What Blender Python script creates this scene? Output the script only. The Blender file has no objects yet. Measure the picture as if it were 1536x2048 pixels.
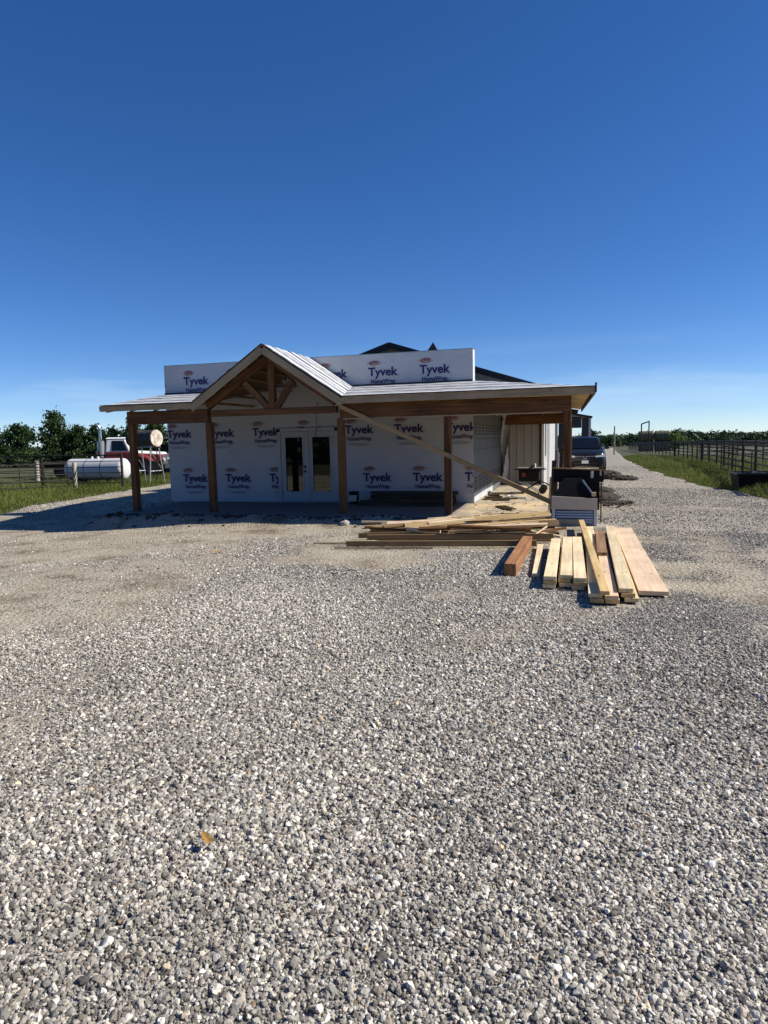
import bpy, bmesh, math, random
import numpy as np
from mathutils import Vector, Matrix
random.seed(7); RNG = np.random.default_rng(7)
scene = bpy.context.scene
COL = scene.collection

# ------------------------------------------------------------------ camera
cam_d = bpy.data.cameras.new('camera'); cam = bpy.data.objects.new('camera', cam_d); COL.objects.link(cam)
PITCH, ROLL, YAW = 0.1085, -0.0215, 0.281
F0 = Vector((-math.sin(YAW), math.cos(YAW), 0)); R0 = Vector((math.cos(YAW), math.sin(YAW), 0)); U0 = Vector((0, 0, 1))
FW = F0*math.cos(PITCH) - U0*math.sin(PITCH); UP = U0*math.cos(PITCH) + F0*math.sin(PITCH)
RT = R0*math.cos(ROLL) + UP*math.sin(ROLL); UP = UP*math.cos(ROLL) - R0*math.sin(ROLL)
CAM = Vector((2.3284, -15.711, 1.67))
cam.matrix_world = Matrix(((RT.x, UP.x, -FW.x, CAM.x), (RT.y, UP.y, -FW.y, CAM.y), (RT.z, UP.z, -FW.z, CAM.z), (0, 0, 0, 1)))
cam_d.sensor_fit = 'HORIZONTAL'; cam_d.sensor_width = 36; cam_d.lens = 36*1342.8/1536
cam_d.clip_start = 0.05; cam_d.clip_end = 6000
scene.camera = cam

# ------------------------------------------------------------------ sky, sun, exposure
KX, KY = 1.2, 0.33                                   # shadow run per metre of height
SUN_EL = math.atan(1/math.hypot(KX, KY)); SUN_AZ = math.atan2(KX, KY)
world = bpy.data.worlds.new('World'); scene.world = world; world.use_nodes = True
wn = world.node_tree; wn.nodes.clear()
def N(nt, kind, **kw):
    n = nt.nodes.new(kind)
    for k, v in kw.items(): setattr(n, k, v)
    return n
sky = N(wn, 'ShaderNodeTexSky', sky_type='NISHITA', sun_disc=False)
sky.sun_elevation = SUN_EL; sky.sun_rotation = SUN_AZ
sky.altitude = 300; sky.air_density = 0.6; sky.dust_density = 0.1; sky.ozone_density = 4.0
hsv = N(wn, 'ShaderNodeHueSaturation'); hsv.inputs['Saturation'].default_value = 1.30; hsv.inputs['Hue'].default_value = .509
bg = N(wn, 'ShaderNodeBackground'); bg.inputs['Strength'].default_value = 0.115
wo = N(wn, 'ShaderNodeOutputWorld')
# a thin veil of cirrus low over the horizon, part of the sky all the way round
tc = N(wn, 'ShaderNodeTexCoord'); mp = N(wn, 'ShaderNodeMapping'); mp.inputs['Scale'].default_value = (1.6, 1.6, 11); mp.inputs['Location'].default_value = (5.5, 3.3, 0.0)
cn = N(wn, 'ShaderNodeTexNoise'); cn.inputs['Scale'].default_value = 1.7; cn.inputs['Detail'].default_value = 6; cn.inputs['Roughness'].default_value = .55
cr = N(wn, 'ShaderNodeValToRGB'); cr.color_ramp.elements[0].position = .45; cr.color_ramp.elements[1].position = .72
sep = N(wn, 'ShaderNodeSeparateXYZ'); zr = N(wn, 'ShaderNodeMapRange'); zr.interpolation_type = 'SMOOTHSTEP'
zr.inputs[1].default_value = .15; zr.inputs[2].default_value = .06; zr.inputs[3].default_value = 0; zr.inputs[4].default_value = .42
mul = N(wn, 'ShaderNodeMath', operation='MULTIPLY'); mx = N(wn, 'ShaderNodeMixRGB'); mx.inputs[2].default_value = (4.0, 5.3, 6.6, 1)
L = wn.links.new
L(tc.outputs['Generated'], mp.inputs['Vector']); L(mp.outputs[0], cn.inputs['Vector']); L(cn.outputs['Fac'], cr.inputs[0])
L(tc.outputs['Generated'], sep.inputs[0]); L(sep.outputs['Z'], zr.inputs[0]); L(cr.outputs[0], mul.inputs[0]); L(zr.outputs[0], mul.inputs[1])
gam = N(wn, 'ShaderNodeGamma'); gam.inputs[1].default_value = .88; L(sky.outputs[0], gam.inputs[0]); L(gam.outputs[0], hsv.inputs['Color']); L(hsv.outputs[0], mx.inputs[1]); L(mul.outputs[0], mx.inputs[0]); L(mx.outputs[0], bg.inputs[0]); L(bg.outputs[0], wo.inputs[0])

sd = bpy.data.lights.new('sun', 'SUN'); sd.energy = 5.0; sd.angle = math.radians(.5); sd.color = (1, .93, .82)
sun = bpy.data.objects.new('sun', sd); COL.objects.link(sun)
sun.rotation_euler = Vector((-KX, -KY, -1)).to_track_quat('-Z', 'Y').to_euler(); sun.location = (30, 14, 25)
scene.render.engine = 'CYCLES'
vs = scene.view_settings; vs.view_transform = 'Standard'; vs.look = 'None'; vs.gamma = 1; vs.use_curve_mapping = False; vs.exposure = 0.5
scene.cycles.max_bounces = 6; scene.cycles.diffuse_bounces = 2

# ------------------------------------------------------------------ materials
MATS = {}
def mat(name, col=(.5, .5, .5), rough=.7, metal=0, var=.12, scale=6, bump=0, bscale=40, spec=.4, stretch=None, objvar=0, col2=None):
    """Principled with noise-driven colour variation and fine relief."""
    if name in MATS: return MATS[name]
    m = bpy.data.materials.new(name); m.use_nodes = True; nt = m.node_tree; b = nt.nodes['Principled BSDF']
    b.inputs['Roughness'].default_value = rough; b.inputs['Metallic'].default_value = metal; b.inputs['Specular IOR Level'].default_value = spec
    t = N(nt, 'ShaderNodeTexCoord'); mp = N(nt, 'ShaderNodeMapping'); mp.inputs['Scale'].default_value = stretch or (1, 1, 1)
    nz = N(nt, 'ShaderNodeTexNoise'); nz.inputs['Scale'].default_value = scale; nz.inputs['Detail'].default_value = 6; nz.inputs['Roughness'].default_value = .6
    rp = N(nt, 'ShaderNodeValToRGB'); rp.color_ramp.elements[0].position = .3; rp.color_ramp.elements[1].position = .72
    c2 = col2 or tuple(min(1, c*(1+var)) for c in col)
    rp.color_ramp.elements[0].color = (*[c*(1-var) for c in col], 1); rp.color_ramp.elements[1].color = (*c2, 1)
    l = nt.links.new
    l(t.outputs['Object'], mp.inputs[0]); l(mp.outputs[0], nz.inputs['Vector']); l(nz.outputs['Fac'], rp.inputs[0])
    out = rp.outputs[0]
    if objvar:
        oi = N(nt, 'ShaderNodeObjectInfo'); mr = N(nt, 'ShaderNodeMapRange'); mr.inputs[3].default_value = 1-objvar; mr.inputs[4].default_value = 1+objvar
        hs = N(nt, 'ShaderNodeHueSaturation'); l(oi.outputs['Random'], mr.inputs[0]); l(mr.outputs[0], hs.inputs['Value']); l(out, hs.inputs['Color']); out = hs.outputs[0]
    l(out, b.inputs['Base Color'])
    if bump:
        n2 = N(nt, 'ShaderNodeTexNoise'); n2.inputs['Scale'].default_value = bscale; n2.inputs['Detail'].default_value = 4
        bp = N(nt, 'ShaderNodeBump'); bp.inputs['Strength'].default_value = bump; bp.inputs['Distance'].default_value = .02
        l(mp.outputs[0], n2.inputs['Vector']); l(n2.outputs['Fac'], bp.inputs['Height']); l(bp.outputs[0], b.inputs['Normal'])
    MATS[name] = m; return m
def wood(name, c1, c2, rough=.7, objvar=.18):
    """long-grain board: streaks along local X, knots, per-board tone."""
    m = bpy.data.materials.new(name); m.use_nodes = True; nt = m.node_tree; b = nt.nodes['Principled BSDF']; l = nt.links.new
    b.inputs['Roughness'].default_value = rough; b.inputs['Specular IOR Level'].default_value = .25
    t = N(nt, 'ShaderNodeTexCoord'); oi = N(nt, 'ShaderNodeObjectInfo')
    off = N(nt, 'ShaderNodeVectorMath', operation='ADD'); sc = N(nt, 'ShaderNodeMath', operation='MULTIPLY'); sc.inputs[1].default_value = 37
    l(oi.outputs['Random'], sc.inputs[0]); l(t.outputs['Object'], off.inputs[0]); l(sc.outputs[0], off.inputs[1])
    mp = N(nt, 'ShaderNodeMapping'); mp.inputs['Scale'].default_value = (1.3, 26, 26); l(off.outputs[0], mp.inputs[0])
    nz = N(nt, 'ShaderNodeTexNoise'); nz.inputs['Scale'].default_value = 1.0; nz.inputs['Detail'].default_value = 5; nz.inputs['Distortion'].default_value = .6; l(mp.outputs[0], nz.inputs['Vector'])
    rp = N(nt, 'ShaderNodeValToRGB'); rp.color_ramp.elements[0].position = .33; rp.color_ramp.elements[1].position = .68
    rp.color_ramp.elements[0].color = (*c2, 1); rp.color_ramp.elements[1].color = (*c1, 1); l(nz.outputs['Fac'], rp.inputs[0])
    mk = N(nt, 'ShaderNodeMapping'); mk.inputs['Scale'].default_value = (2.2, 9, 9); l(off.outputs[0], mk.inputs[0])
    vo = N(nt, 'ShaderNodeTexVoronoi'); vo.inputs['Scale'].default_value = 1.1; l(mk.outputs[0], vo.inputs['Vector'])
    kr = N(nt, 'ShaderNodeMapRange'); kr.inputs[1].default_value = .05; kr.inputs[2].default_value = .16; kr.inputs[3].default_value = .45; kr.inputs[4].default_value = 1; l(vo.outputs['Distance'], kr.inputs[0])
    big = N(nt, 'ShaderNodeTexNoise'); big.inputs['Scale'].default_value = 1.6; l(off.outputs[0], big.inputs['Vector'])
    br = N(nt, 'ShaderNodeMapRange'); br.inputs[1].default_value = .3; br.inputs[2].default_value = .7; br.inputs[3].default_value = .82; br.inputs[4].default_value = 1.12; l(big.outputs['Fac'], br.inputs[0])
    mr = N(nt, 'ShaderNodeMapRange'); mr.inputs[3].default_value = 1-objvar; mr.inputs[4].default_value = 1+objvar*.6; l(oi.outputs['Random'], mr.inputs[0])
    p1 = N(nt, 'ShaderNodeMath', operation='MULTIPLY'); p2 = N(nt, 'ShaderNodeMath', operation='MULTIPLY'); l(kr.outputs[0], p1.inputs[0]); l(br.outputs[0], p1.inputs[1]); l(p1.outputs[0], p2.inputs[0]); l(mr.outputs[0], p2.inputs[1])
    hs = N(nt, 'ShaderNodeHueSaturation'); l(p2.outputs[0], hs.inputs['Value']); l(rp.outputs[0], hs.inputs['Color']); l(hs.outputs[0], b.inputs['Base Color'])
    bp = N(nt, 'ShaderNodeBump'); bp.inputs['Strength'].default_value = .25; bp.inputs['Distance'].default_value = .01; l(nz.outputs['Fac'], bp.inputs['Height']); l(bp.outputs[0], b.inputs['Normal'])
    MATS[name] = m; return m
PINE = wood('pale_pine', (.80, .68, .45), (.68, .53, .31))
PINE2 = wood('yellow_pine', (.70, .52, .26), (.56, .38, .16))
PINK = wood('pinkish_plank', (.80, .62, .44), (.70, .51, .34))
OLDPINE = wood('weathered_pine', (.33, .22, .11), (.22, .135, .06), objvar=.3)
TIMBER = wood('stained_timber', (.205, .098, .038), (.085, .036, .014), objvar=.2)
CUTBEAM = wood('cut_beam', (.40, .205, .095), (.27, .125, .055))
DARKPLANK = wood('dark_plank', (.12, .085, .05), (.07, .05, .03))
FASCIA = wood('fascia_board', (.44, .345, .22), (.34, .255, .155), objvar=.06)
GREYWOOD = wood('grey_post_wood', (.42, .38, .30), (.27, .24, .18))
WRAP = mat('white_house_wrap', (.50, .515, .53), .55, var=.05, scale=2.2, bump=.9, bscale=3.0, stretch=(1, 1, 1.6))
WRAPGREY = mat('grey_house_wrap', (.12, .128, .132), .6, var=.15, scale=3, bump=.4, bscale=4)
NAVY = mat('navy_print', (.022, .020, .12), .6, var=.05)
REDP = mat('red_print', (.26, .030, .025), .6, var=.05)
GREYP = mat('grey_print', (.24, .25, .28), .6, var=.05)
DKP = mat('dark_grey_print', (.02, .021, .023), .6, var=.05)
CONCRETE = None
METALW = mat('shade_toned_siding', (.36, .35, .325), .45, var=.05, scale=1.5, bump=.05, bscale=8)  # shade of the shed front put into the siding colour
METALL = mat('white_siding', (.72, .72, .70), .4, var=.04, scale=1.5)
BLACKTRIM = mat('black_trim', (.012, .012, .014), .5, var=.2)
DARKMETAL = mat('dark_metal', (.03, .032, .035), .55, var=.2)
PIPE = mat('dark_pipe', (.020, .016, .014), .75, var=.35, scale=12)
DOORW = mat('white_door_paint', (.44, .46, .48), .4, var=.03)
BLACK = mat('black_plastic', (.012, .012, .013), .75, var=.2, spec=.15)
RUBBER = mat('rubber', (.018, .018, .018), .8, var=.2)
CHROME = mat('chrome', (.7, .7, .7), .2, metal=1, var=.05)
STEEL = mat('galvanised_steel', (.42, .43, .44), .4, metal=.7, var=.15, scale=14)
WHITEP = mat('white_paint', (.74, .74, .72), .4, var=.05, scale=4)
TANKW = mat('tank_white_paint', (.56, .57, .59), .45, var=.07, scale=3)
REDPAINT = mat('faded_red_paint', (.22, .028, .022), .5, var=.25, scale=5)
RUSTW = mat('rusty_white_paint', (.40, .22, .10), .7, var=.4, scale=5, col2=(.80, .78, .72))
RUSTD = mat('rusty_dark_steel', (.055, .05, .045), .75, var=.6, scale=6, bump=.2)
GREYTANK = mat('grey_tank_paint', (.12, .12, .115), .6, var=.2, scale=3)
CARD = mat('cardboard_white', (.60, .52, .41), .7, var=.05)
LOUVER = mat('white_vinyl', (.66, .68, .70), .5, var=.03)
SOIL = mat('dark_soil', (.028, .022, .017), .95, var=.5, scale=9, bump=.9, bscale=22, col2=(.075, .058, .042))
BARK = mat('bark', (.055, .042, .032), .9, var=.4, scale=8, bump=.6)
HAY = mat('hay', (.11, .10, .055), .95, var=.4, scale=9, bump=.8, bscale=30)
STONEG = mat('pale_rock', (.42, .40, .36), .9, var=.2, scale=9, bump=.4)
LEAFY = mat('dry_leaf', (.36, .21, .045), .6, var=.3, scale=20)
ORANGE = mat('orange_bits', (.55, .20, .03), .6, var=.3, scale=20)
def glassy(name, col, rough=.03, ior=1.5):
    m = bpy.data.materials.new(name); m.use_nodes = True; b = m.node_tree.nodes['Principled BSDF']
    b.inputs['Base Color'].default_value = (*col, 1); b.inputs['Roughness'].default_value = rough; b.inputs['IOR'].default_value = ior; b.inputs['Specular IOR Level'].default_value = .5
    MATS[name] = m; return m
GLASS = glassy('dark_glass', (.004, .005, .006), .02, 1.7)
CARGLASS = glassy('car_glass', (.006, .007, .009), .03, 1.5)
CARPAINT = glassy('dark_blue_car_paint', (.008, .010, .015), .35, 1.35); CARPAINT.node_tree.nodes['Principled BSDF'].inputs['Coat Weight'].default_value = .25
LAMP = glassy('lamp_glass', (.62, .64, .66), .15)
def leafmat(name, c, c2):
    m = bpy.data.materials.new(name); m.use_nodes = True; nt = m.node_tree; b = nt.nodes['Principled BSDF']; l = nt.links.new
    a = N(nt, 'ShaderNodeAttribute'); a.attribute_name = 'tone'; rp = N(nt, 'ShaderNodeValToRGB')
    rp.color_ramp.elements[0].color = (*c, 1); rp.color_ramp.elements[1].color = (*c2, 1); l(a.outputs['Fac'], rp.inputs[0]); l(rp.outputs[0], b.inputs['Base Color'])
    b.inputs['Roughness'].default_value = .55; b.inputs['Specular IOR Level'].default_value = .25
    tr = N(nt, 'ShaderNodeBsdfTranslucent'); ms = N(nt, 'ShaderNodeMixShader'); ms.inputs[0].default_value = .3
    l(rp.outputs[0], tr.inputs[0]); l(b.outputs[0], ms.inputs[1]); l(tr.outputs[0], ms.inputs[2]); l(ms.outputs[0], nt.nodes['Material Output'].inputs[0])
    MATS[name] = m; return m
LEAF = leafmat('oak_leaves', (.018, .042, .014), (.055, .10, .028))
LEAF2 = leafmat('far_leaves', (.022, .045, .022), (.05, .085, .032))
LEAF3 = leafmat('light_leaves', (.07, .13, .03), (.13, .20, .05))
GRASSM = leafmat('grass_blades', (.055, .092, .014), (.18, .20, .045))

# ------------------------------------------------------------------ mesh helpers
def tag(o, label=None, cat=None, group=None, kind=None):
    if label: o['label'] = label
    if cat: o['category'] = cat
    if group: o['group'] = group
    if kind: o['kind'] = kind
    return o
def thing(name, loc, label, cat, group=None, rz=0):
    o = bpy.data.objects.new(name, None); COL.objects.link(o); o.location = loc; o.rotation_euler = (0, 0, rz); o.empty_display_size = .2
    return tag(o, label, cat, group)
def V(*a): return Vector(a)
class MB:
    def __init__(s): s.v = []; s.f = []
    def add(s, vs, fs):
        n = len(s.v); s.v += [tuple(v) for v in vs]; s.f += [tuple(i+n for i in f) for f in fs]; return s
    def hexa(s, p):   # 8 points: bottom loop 0-3, top loop 4-7
        return s.add(p, [(3, 2, 1, 0), (4, 5, 6, 7), (0, 1, 5, 4), (1, 2, 6, 5), (2, 3, 7, 6), (3, 0, 4, 7)])
    def box(s, x0, x1, y0, y1, z0, z1):
        return s.hexa([(x0, y0, z0), (x1, y0, z0), (x1, y1, z0), (x0, y1, z0), (x0, y0, z1), (x1, y0, z1), (x1, y1, z1), (x0, y1, z1)])
    def bar(s, p0, p1, w, t, up=(0, 0, 1)):
        p0, p1 = Vector(p0), Vector(p1); d = (p1-p0).normalized(); u = Vector(up); sd_ = d.cross(u)
        if sd_.length < 1e-4: sd_ = d.cross(Vector((1, 0, 0)))
        sd_.normalize(); u = sd_.cross(d).normalized(); a, b = sd_*w/2, u*t/2
        return s.hexa([p0-a-b, p0+a-b, p1+a-b, p1-a-b, p0-a+b, p0+a+b, p1+a+b, p1-a+b])
    def tube(s, pts, r, n=8, cap=True):
        pts = [Vector(p) for p in pts]; rs = r if isinstance(r, (list, tuple)) else [r]*len(pts); rings = []; prev = None
        for i, p in enumerate(pts):
            d = (pts[min(i+1, len(pts)-1)]-pts[max(i-1, 0)]).normalized()
            a = prev if prev is not None else (Vector((0, 0, 1)) if abs(d.z) < .9 else Vector((1, 0, 0)))
            a = (a-d*a.dot(d)).normalized(); prev = a; b = d.cross(a)
            rings.append([p+(a*math.cos(2*math.pi*k/n)+b*math.sin(2*math.pi*k/n))*rs[i] for k in range(n)])
        fs = []
        for i in range(len(pts)-1):
            for k in range(n): k2 = (k+1) % n; fs.append((i*n+k, i*n+k2, (i+1)*n+k2, (i+1)*n+k))
        if cap: fs.append(tuple(range(n-1, -1, -1))); fs.append(tuple((len(pts)-1)*n+k for k in range(n)))
        return s.add([v for r_ in rings for v in r_], fs)
    def slab(s, poly, d):   # polygon extruded by vector d
        n = len(poly); p = [Vector(q) for q in poly]; d = Vector(d)
        return s.add(p+[q+d for q in p], [tuple(range(n-1, -1, -1)), tuple(range(n, 2*n))]+[(i, (i+1) % n, n+(i+1) % n, n+i) for i in range(n)])
    def mesh(s, name, m):
        me = bpy.data.meshes.new(name); me.from_pydata(s.v, [], s.f); me.update()
        bm = bmesh.new(); bm.from_mesh(me); bmesh.ops.recalc_face_normals(bm, faces=bm.faces); bm.to_mesh(me); bm.free()
        if m: me.materials.append(m)
        return me
    def build(s, name, m, parent=None, smooth=False, bevel=0):
        me = s.mesh(name, m)
        if smooth: me.shade_smooth() if hasattr(me, 'shade_smooth') else None
        o = bpy.data.objects.new(name, me); COL.objects.link(o); o.parent = parent
        if bevel: md = o.modifiers.new('bevel', 'BEVEL'); md.width = bevel; md.segments = 2; md.limit_method = 'ANGLE'
        if smooth:
            sm = o.modifiers.new('edges', 'EDGE_SPLIT'); sm.split_angle = math.radians(40)
        return o
def board(name, p0, p1, w, t, m, parent=None, up=(0, 0, 1), bevel=.003, notch=None):
    """a timber whose local X runs along its length; p0, p1 are the ends of its centre line (parent space)."""
    p0, p1 = Vector(p0), Vector(p1); d = p1-p0; ln = d.length; d.normalize(); u = Vector(up); y = u.cross(d)
    if y.length < 1e-4: y = Vector((0, 1, 0)).cross(d)
    y.normalize(); z = d.cross(y)
    mb = MB()
    h, a, b = ln/2, w/2, t/2
    e = [random.uniform(-.004, .004) for _ in range(4)]
    mb.hexa([(-h+e[0], -a, -b), (h+e[1], -a, -b), (h+e[2], a, -b), (-h+e[3], a, -b), (-h+e[0], -a, b), (h+e[1], -a, b), (h+e[2], a, b), (-h+e[3], a, b)])
    o = mb.build(name, m, parent, bevel=bevel)
    M = Matrix((d, y, z)).transposed().to_4x4(); M.translation = (p0+p1)/2
    o.matrix_local = M
    return o
def part(name, m, parent, *boxes, **kw):
    mb = MB()
    for b in boxes: mb.box(*b)
    return mb.build(name, m, parent, **kw)
def ellipsoid(mb, c, r, nu=14, nv=8):
    vs, fs = [], []
    for j in range(nv+1):
        ph = math.pi*j/nv
        for i in range(nu):
            th = 2*math.pi*i/nu; vs.append((c[0]+r[0]*math.sin(ph)*math.cos(th), c[1]+r[1]*math.sin(ph)*math.sin(th), c[2]+r[2]*math.cos(ph)))
    for j in range(nv):
        for i in range(nu): fs.append((j*nu+i, j*nu+(i+1) % nu, (j+1)*nu+(i+1) % nu, (j+1)*nu+i))
    mb.add(vs, fs)
def fast_mesh(name, verts, faces, m, attrs=None, parent=None):
    """numpy arrays -> one mesh (all faces with the same corner count)."""
    me = bpy.data.meshes.new(name); nf, k = faces.shape
    me.vertices.add(len(verts)); me.vertices.foreach_set('co', verts.astype(np.float32).ravel())
    me.loops.add(nf*k); me.loops.foreach_set('vertex_index', faces.astype(np.int32).ravel())
    me.polygons.add(nf); me.polygons.foreach_set('loop_start', np.arange(0, nf*k, k, dtype=np.int32))
    me.update(calc_edges=True)
    for an, (dom, val) in (attrs or {}).items():
        a = me.attributes.new(an, 'FLOAT', dom); a.data.foreach_set('value', val.astype(np.float32))
    if m: me.materials.append(m)
    o = bpy.data.objects.new(name, me); COL.objects.link(o); o.parent = parent
    return o

# ------------------------------------------------------------------ terrain functions
_tab = RNG.random((256, 256))
def vnoise(x, y, s):
    x = np.asarray(x)/s+91.3; y = np.asarray(y)/s+57.7
    xi = np.floor(x).astype(int); yi = np.floor(y).astype(int); fx = x-xi; fy = y-yi; fx = fx*fx*(3-2*fx); fy = fy*fy*(3-2*fy)
    g = lambda a, b: _tab[a % 256, b % 256]
    return (g(xi, yi)*(1-fx)+g(xi+1, yi)*fx)*(1-fy)+(g(xi, yi+1)*(1-fx)+g(xi+1, yi+1)*fx)*fy
def fbm(x, y, s): return (vnoise(x, y, s)*.5+vnoise(x, y, s/2.1)*.3+vnoise(x, y, s/4.3)*.2)
def H0(y): return -0.013*3*np.logaddexp(0, (np.asarray(y, float)-14)/3.)
def sstep(a, b, v): t = np.clip((v-a)/(b-a), 0, 1); return t*t*(3-2*t)
def bank(x, y): return (.075+.10*vnoise(x, y, .5)+.16*sstep(-2.5, -8, x))*sstep(-3.75, -3.05, y)*sstep(-2.6, -2.9, y)*sstep(-8.6, -7.6, x)*sstep(.2, -.8, x)
def H(x, y):
    x = np.asarray(x, float); y = np.asarray(y, float)
    near = np.clip(1-np.hypot(x, y+4)/60, 0, 1)
    return H0(y)+(fbm(x, y, 2.4)-.5)*.05*near-.012-.2*sstep(-2.5, -10, x)*sstep(1.5, -2.5, y)+bank(x, y)
def hz(x, y): return float(H(x, y))
LY = np.array([-40, -8, -4, -1.2, .2, 1.5, 3.7, 5.9, 8.65, 12, 24, 30, 45, 200]); LX = np.array([-60, -40, -17, -12.72, -12.95, -12.9, -13.38, -13.8, -14.18, -14.4, -13, -3, 3.4, 11])
RY = np.array([-40, -10, -4, 0, 3.1, 4.63, 6.47, 8, 11.7, 18.3, 35.3, 68.7, 200]); RX = np.array([60, 30, 12, 7.6, 6.95, 6.76, 6.48, 6.17, 5.89, 5.65, 5.96, 7.2, 12.6])
def left_edge(y): return np.interp(y, LY, LX)+(vnoise(y, 0*np.asarray(y), .9)-.5)*.35
def right_edge(y): return np.interp(y, RY, RX)+(vnoise(y, 9+0*np.asarray(y), .9)-.5)*.35
TRACKS = [(((-13.6, -12.6, -11.6, -10.2, -8.4, -6.4), (-.3, -.85, -1.45, -2.1, -2.75, -2.95)), .55, -13.4, -6.5), (((-13.6, -12.0, -10.2, -8.0), (-1.6, -2.3, -3.6, -4.4)), .6, -13.4, -8), (((-10, -7, -4.4, -1, 8), (3.95, 4.2, 4.33, 4.45, 4.4)), .35, -10, 9), (((-6, -2.4, 1.1, 12), (5.7, 5.6, 5.59, 5.2)), .35, -6, 12), (((-11, -9), (1.0, 2.6)), .5, -11, -9)]
def gravel_amount(x, y):
    """1 = loose clean stone, 0 = packed tan dirt."""
    x = np.asarray(x, float); y = np.asarray(y, float)
    d = np.hypot(x-CAM.x, y-CAM.y)
    n = fbm(x, y*1.15, 2.2)
    g = sstep(.40, .66, n+.38*sstep(9.5, 3.5, d)+.10*sstep(1.0, 3.0, x)*sstep(-3, -7, y))
    band = sstep(-7.6, -5.2, y+.5*np.sin(x*.9)+1.6*(fbm(x+11, y, 1.6)-.5))*sstep(2.2, -.6, x)*sstep(-.5, -2.5, y)     # trampled strip before the porch
    g = g*(1-.9*band)
    leftdirt = sstep(-1.0, -3.4, x+.25*(y+9)+1.5*(fbm(x+70, y, 2.0)-.5))*sstep(-13.3, -11.3, y)*sstep(-5, -8.5, y)
    g = g*(1-.85*leftdirt*sstep(.30, .50, fbm(x+30, y*1.2, 1.8)))
    ruts = np.exp(-((x-4.4)/.35)**2)+np.exp(-((x-5.7-.1*(y-4))/.3)**2)
    g = g*(1-.3*np.clip(ruts, 0, 1)*sstep(-4, 0, y))
    for cx_, w_, lo, hi in TRACKS:                      # packed wheel tracks
        g = g*(1-.8*np.exp(-((x-np.interp(y, *cx_))/w_)**2)*sstep(lo-1, lo+.5, y)*sstep(hi+1, hi-.5, y)*sstep(.25, .55, fbm(x+40, y, 1.4)))
    lane = sstep(2.6, 3.4, x)*sstep(-5, -2, y)
    g = g*(1-.8*lane)+.8*lane*(.45+.4*fbm(x*1.3, y*.5, 2.0))
    return np.clip(g, 0, 1)

# ------------------------------------------------------------------ ground
def axis(lo, hi, step, far):
    a = list(np.arange(lo, hi+1e-6, step)); s = step; v = hi
    while v < far: s *= 1.35; v += s; a.append(v)
    s = step; v = lo; pre = []
    while v > -far: s *= 1.35; v -= s; pre.append(v)
    return np.array(pre[::-1]+a)
gx_, gy_ = axis(-30, 30, .6, 3500), axis(-20, 40, .6, 3500)
XX, YY = np.meshgrid(gx_, gy_)
inside = np.minimum(XX-left_edge(YY), right_edge(YY)-XX)*(YY > -18.5)
ZZ = np.maximum(H(XX, YY), -6-0*XX)-.02-.45*sstep(.7, 1.6, inside)
# the flat sheet dips well under the yard so the two never touch
nx, ny = len(gx_), len(gy_)
idx = np.arange(nx*ny).reshape(ny, nx)
faces = np.stack([idx[:-1, :-1], idx[:-1, 1:], idx[1:, 1:], idx[1:, :-1]], -1).reshape(-1, 4)
GROUND = mat('meadow_soil', (.045, .055, .016), .95, var=.35, scale=.8, bump=.5, bscale=6, col2=(.085, .085, .03))
g_o = fast_mesh('ground', np.stack([XX, YY, ZZ], -1).reshape(-1, 3), faces, GROUND); tag(g_o, 'green meadow ground running out to the far trees', 'ground', kind='structure')
for p in g_o.data.polygons: p.use_smooth = True

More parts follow.
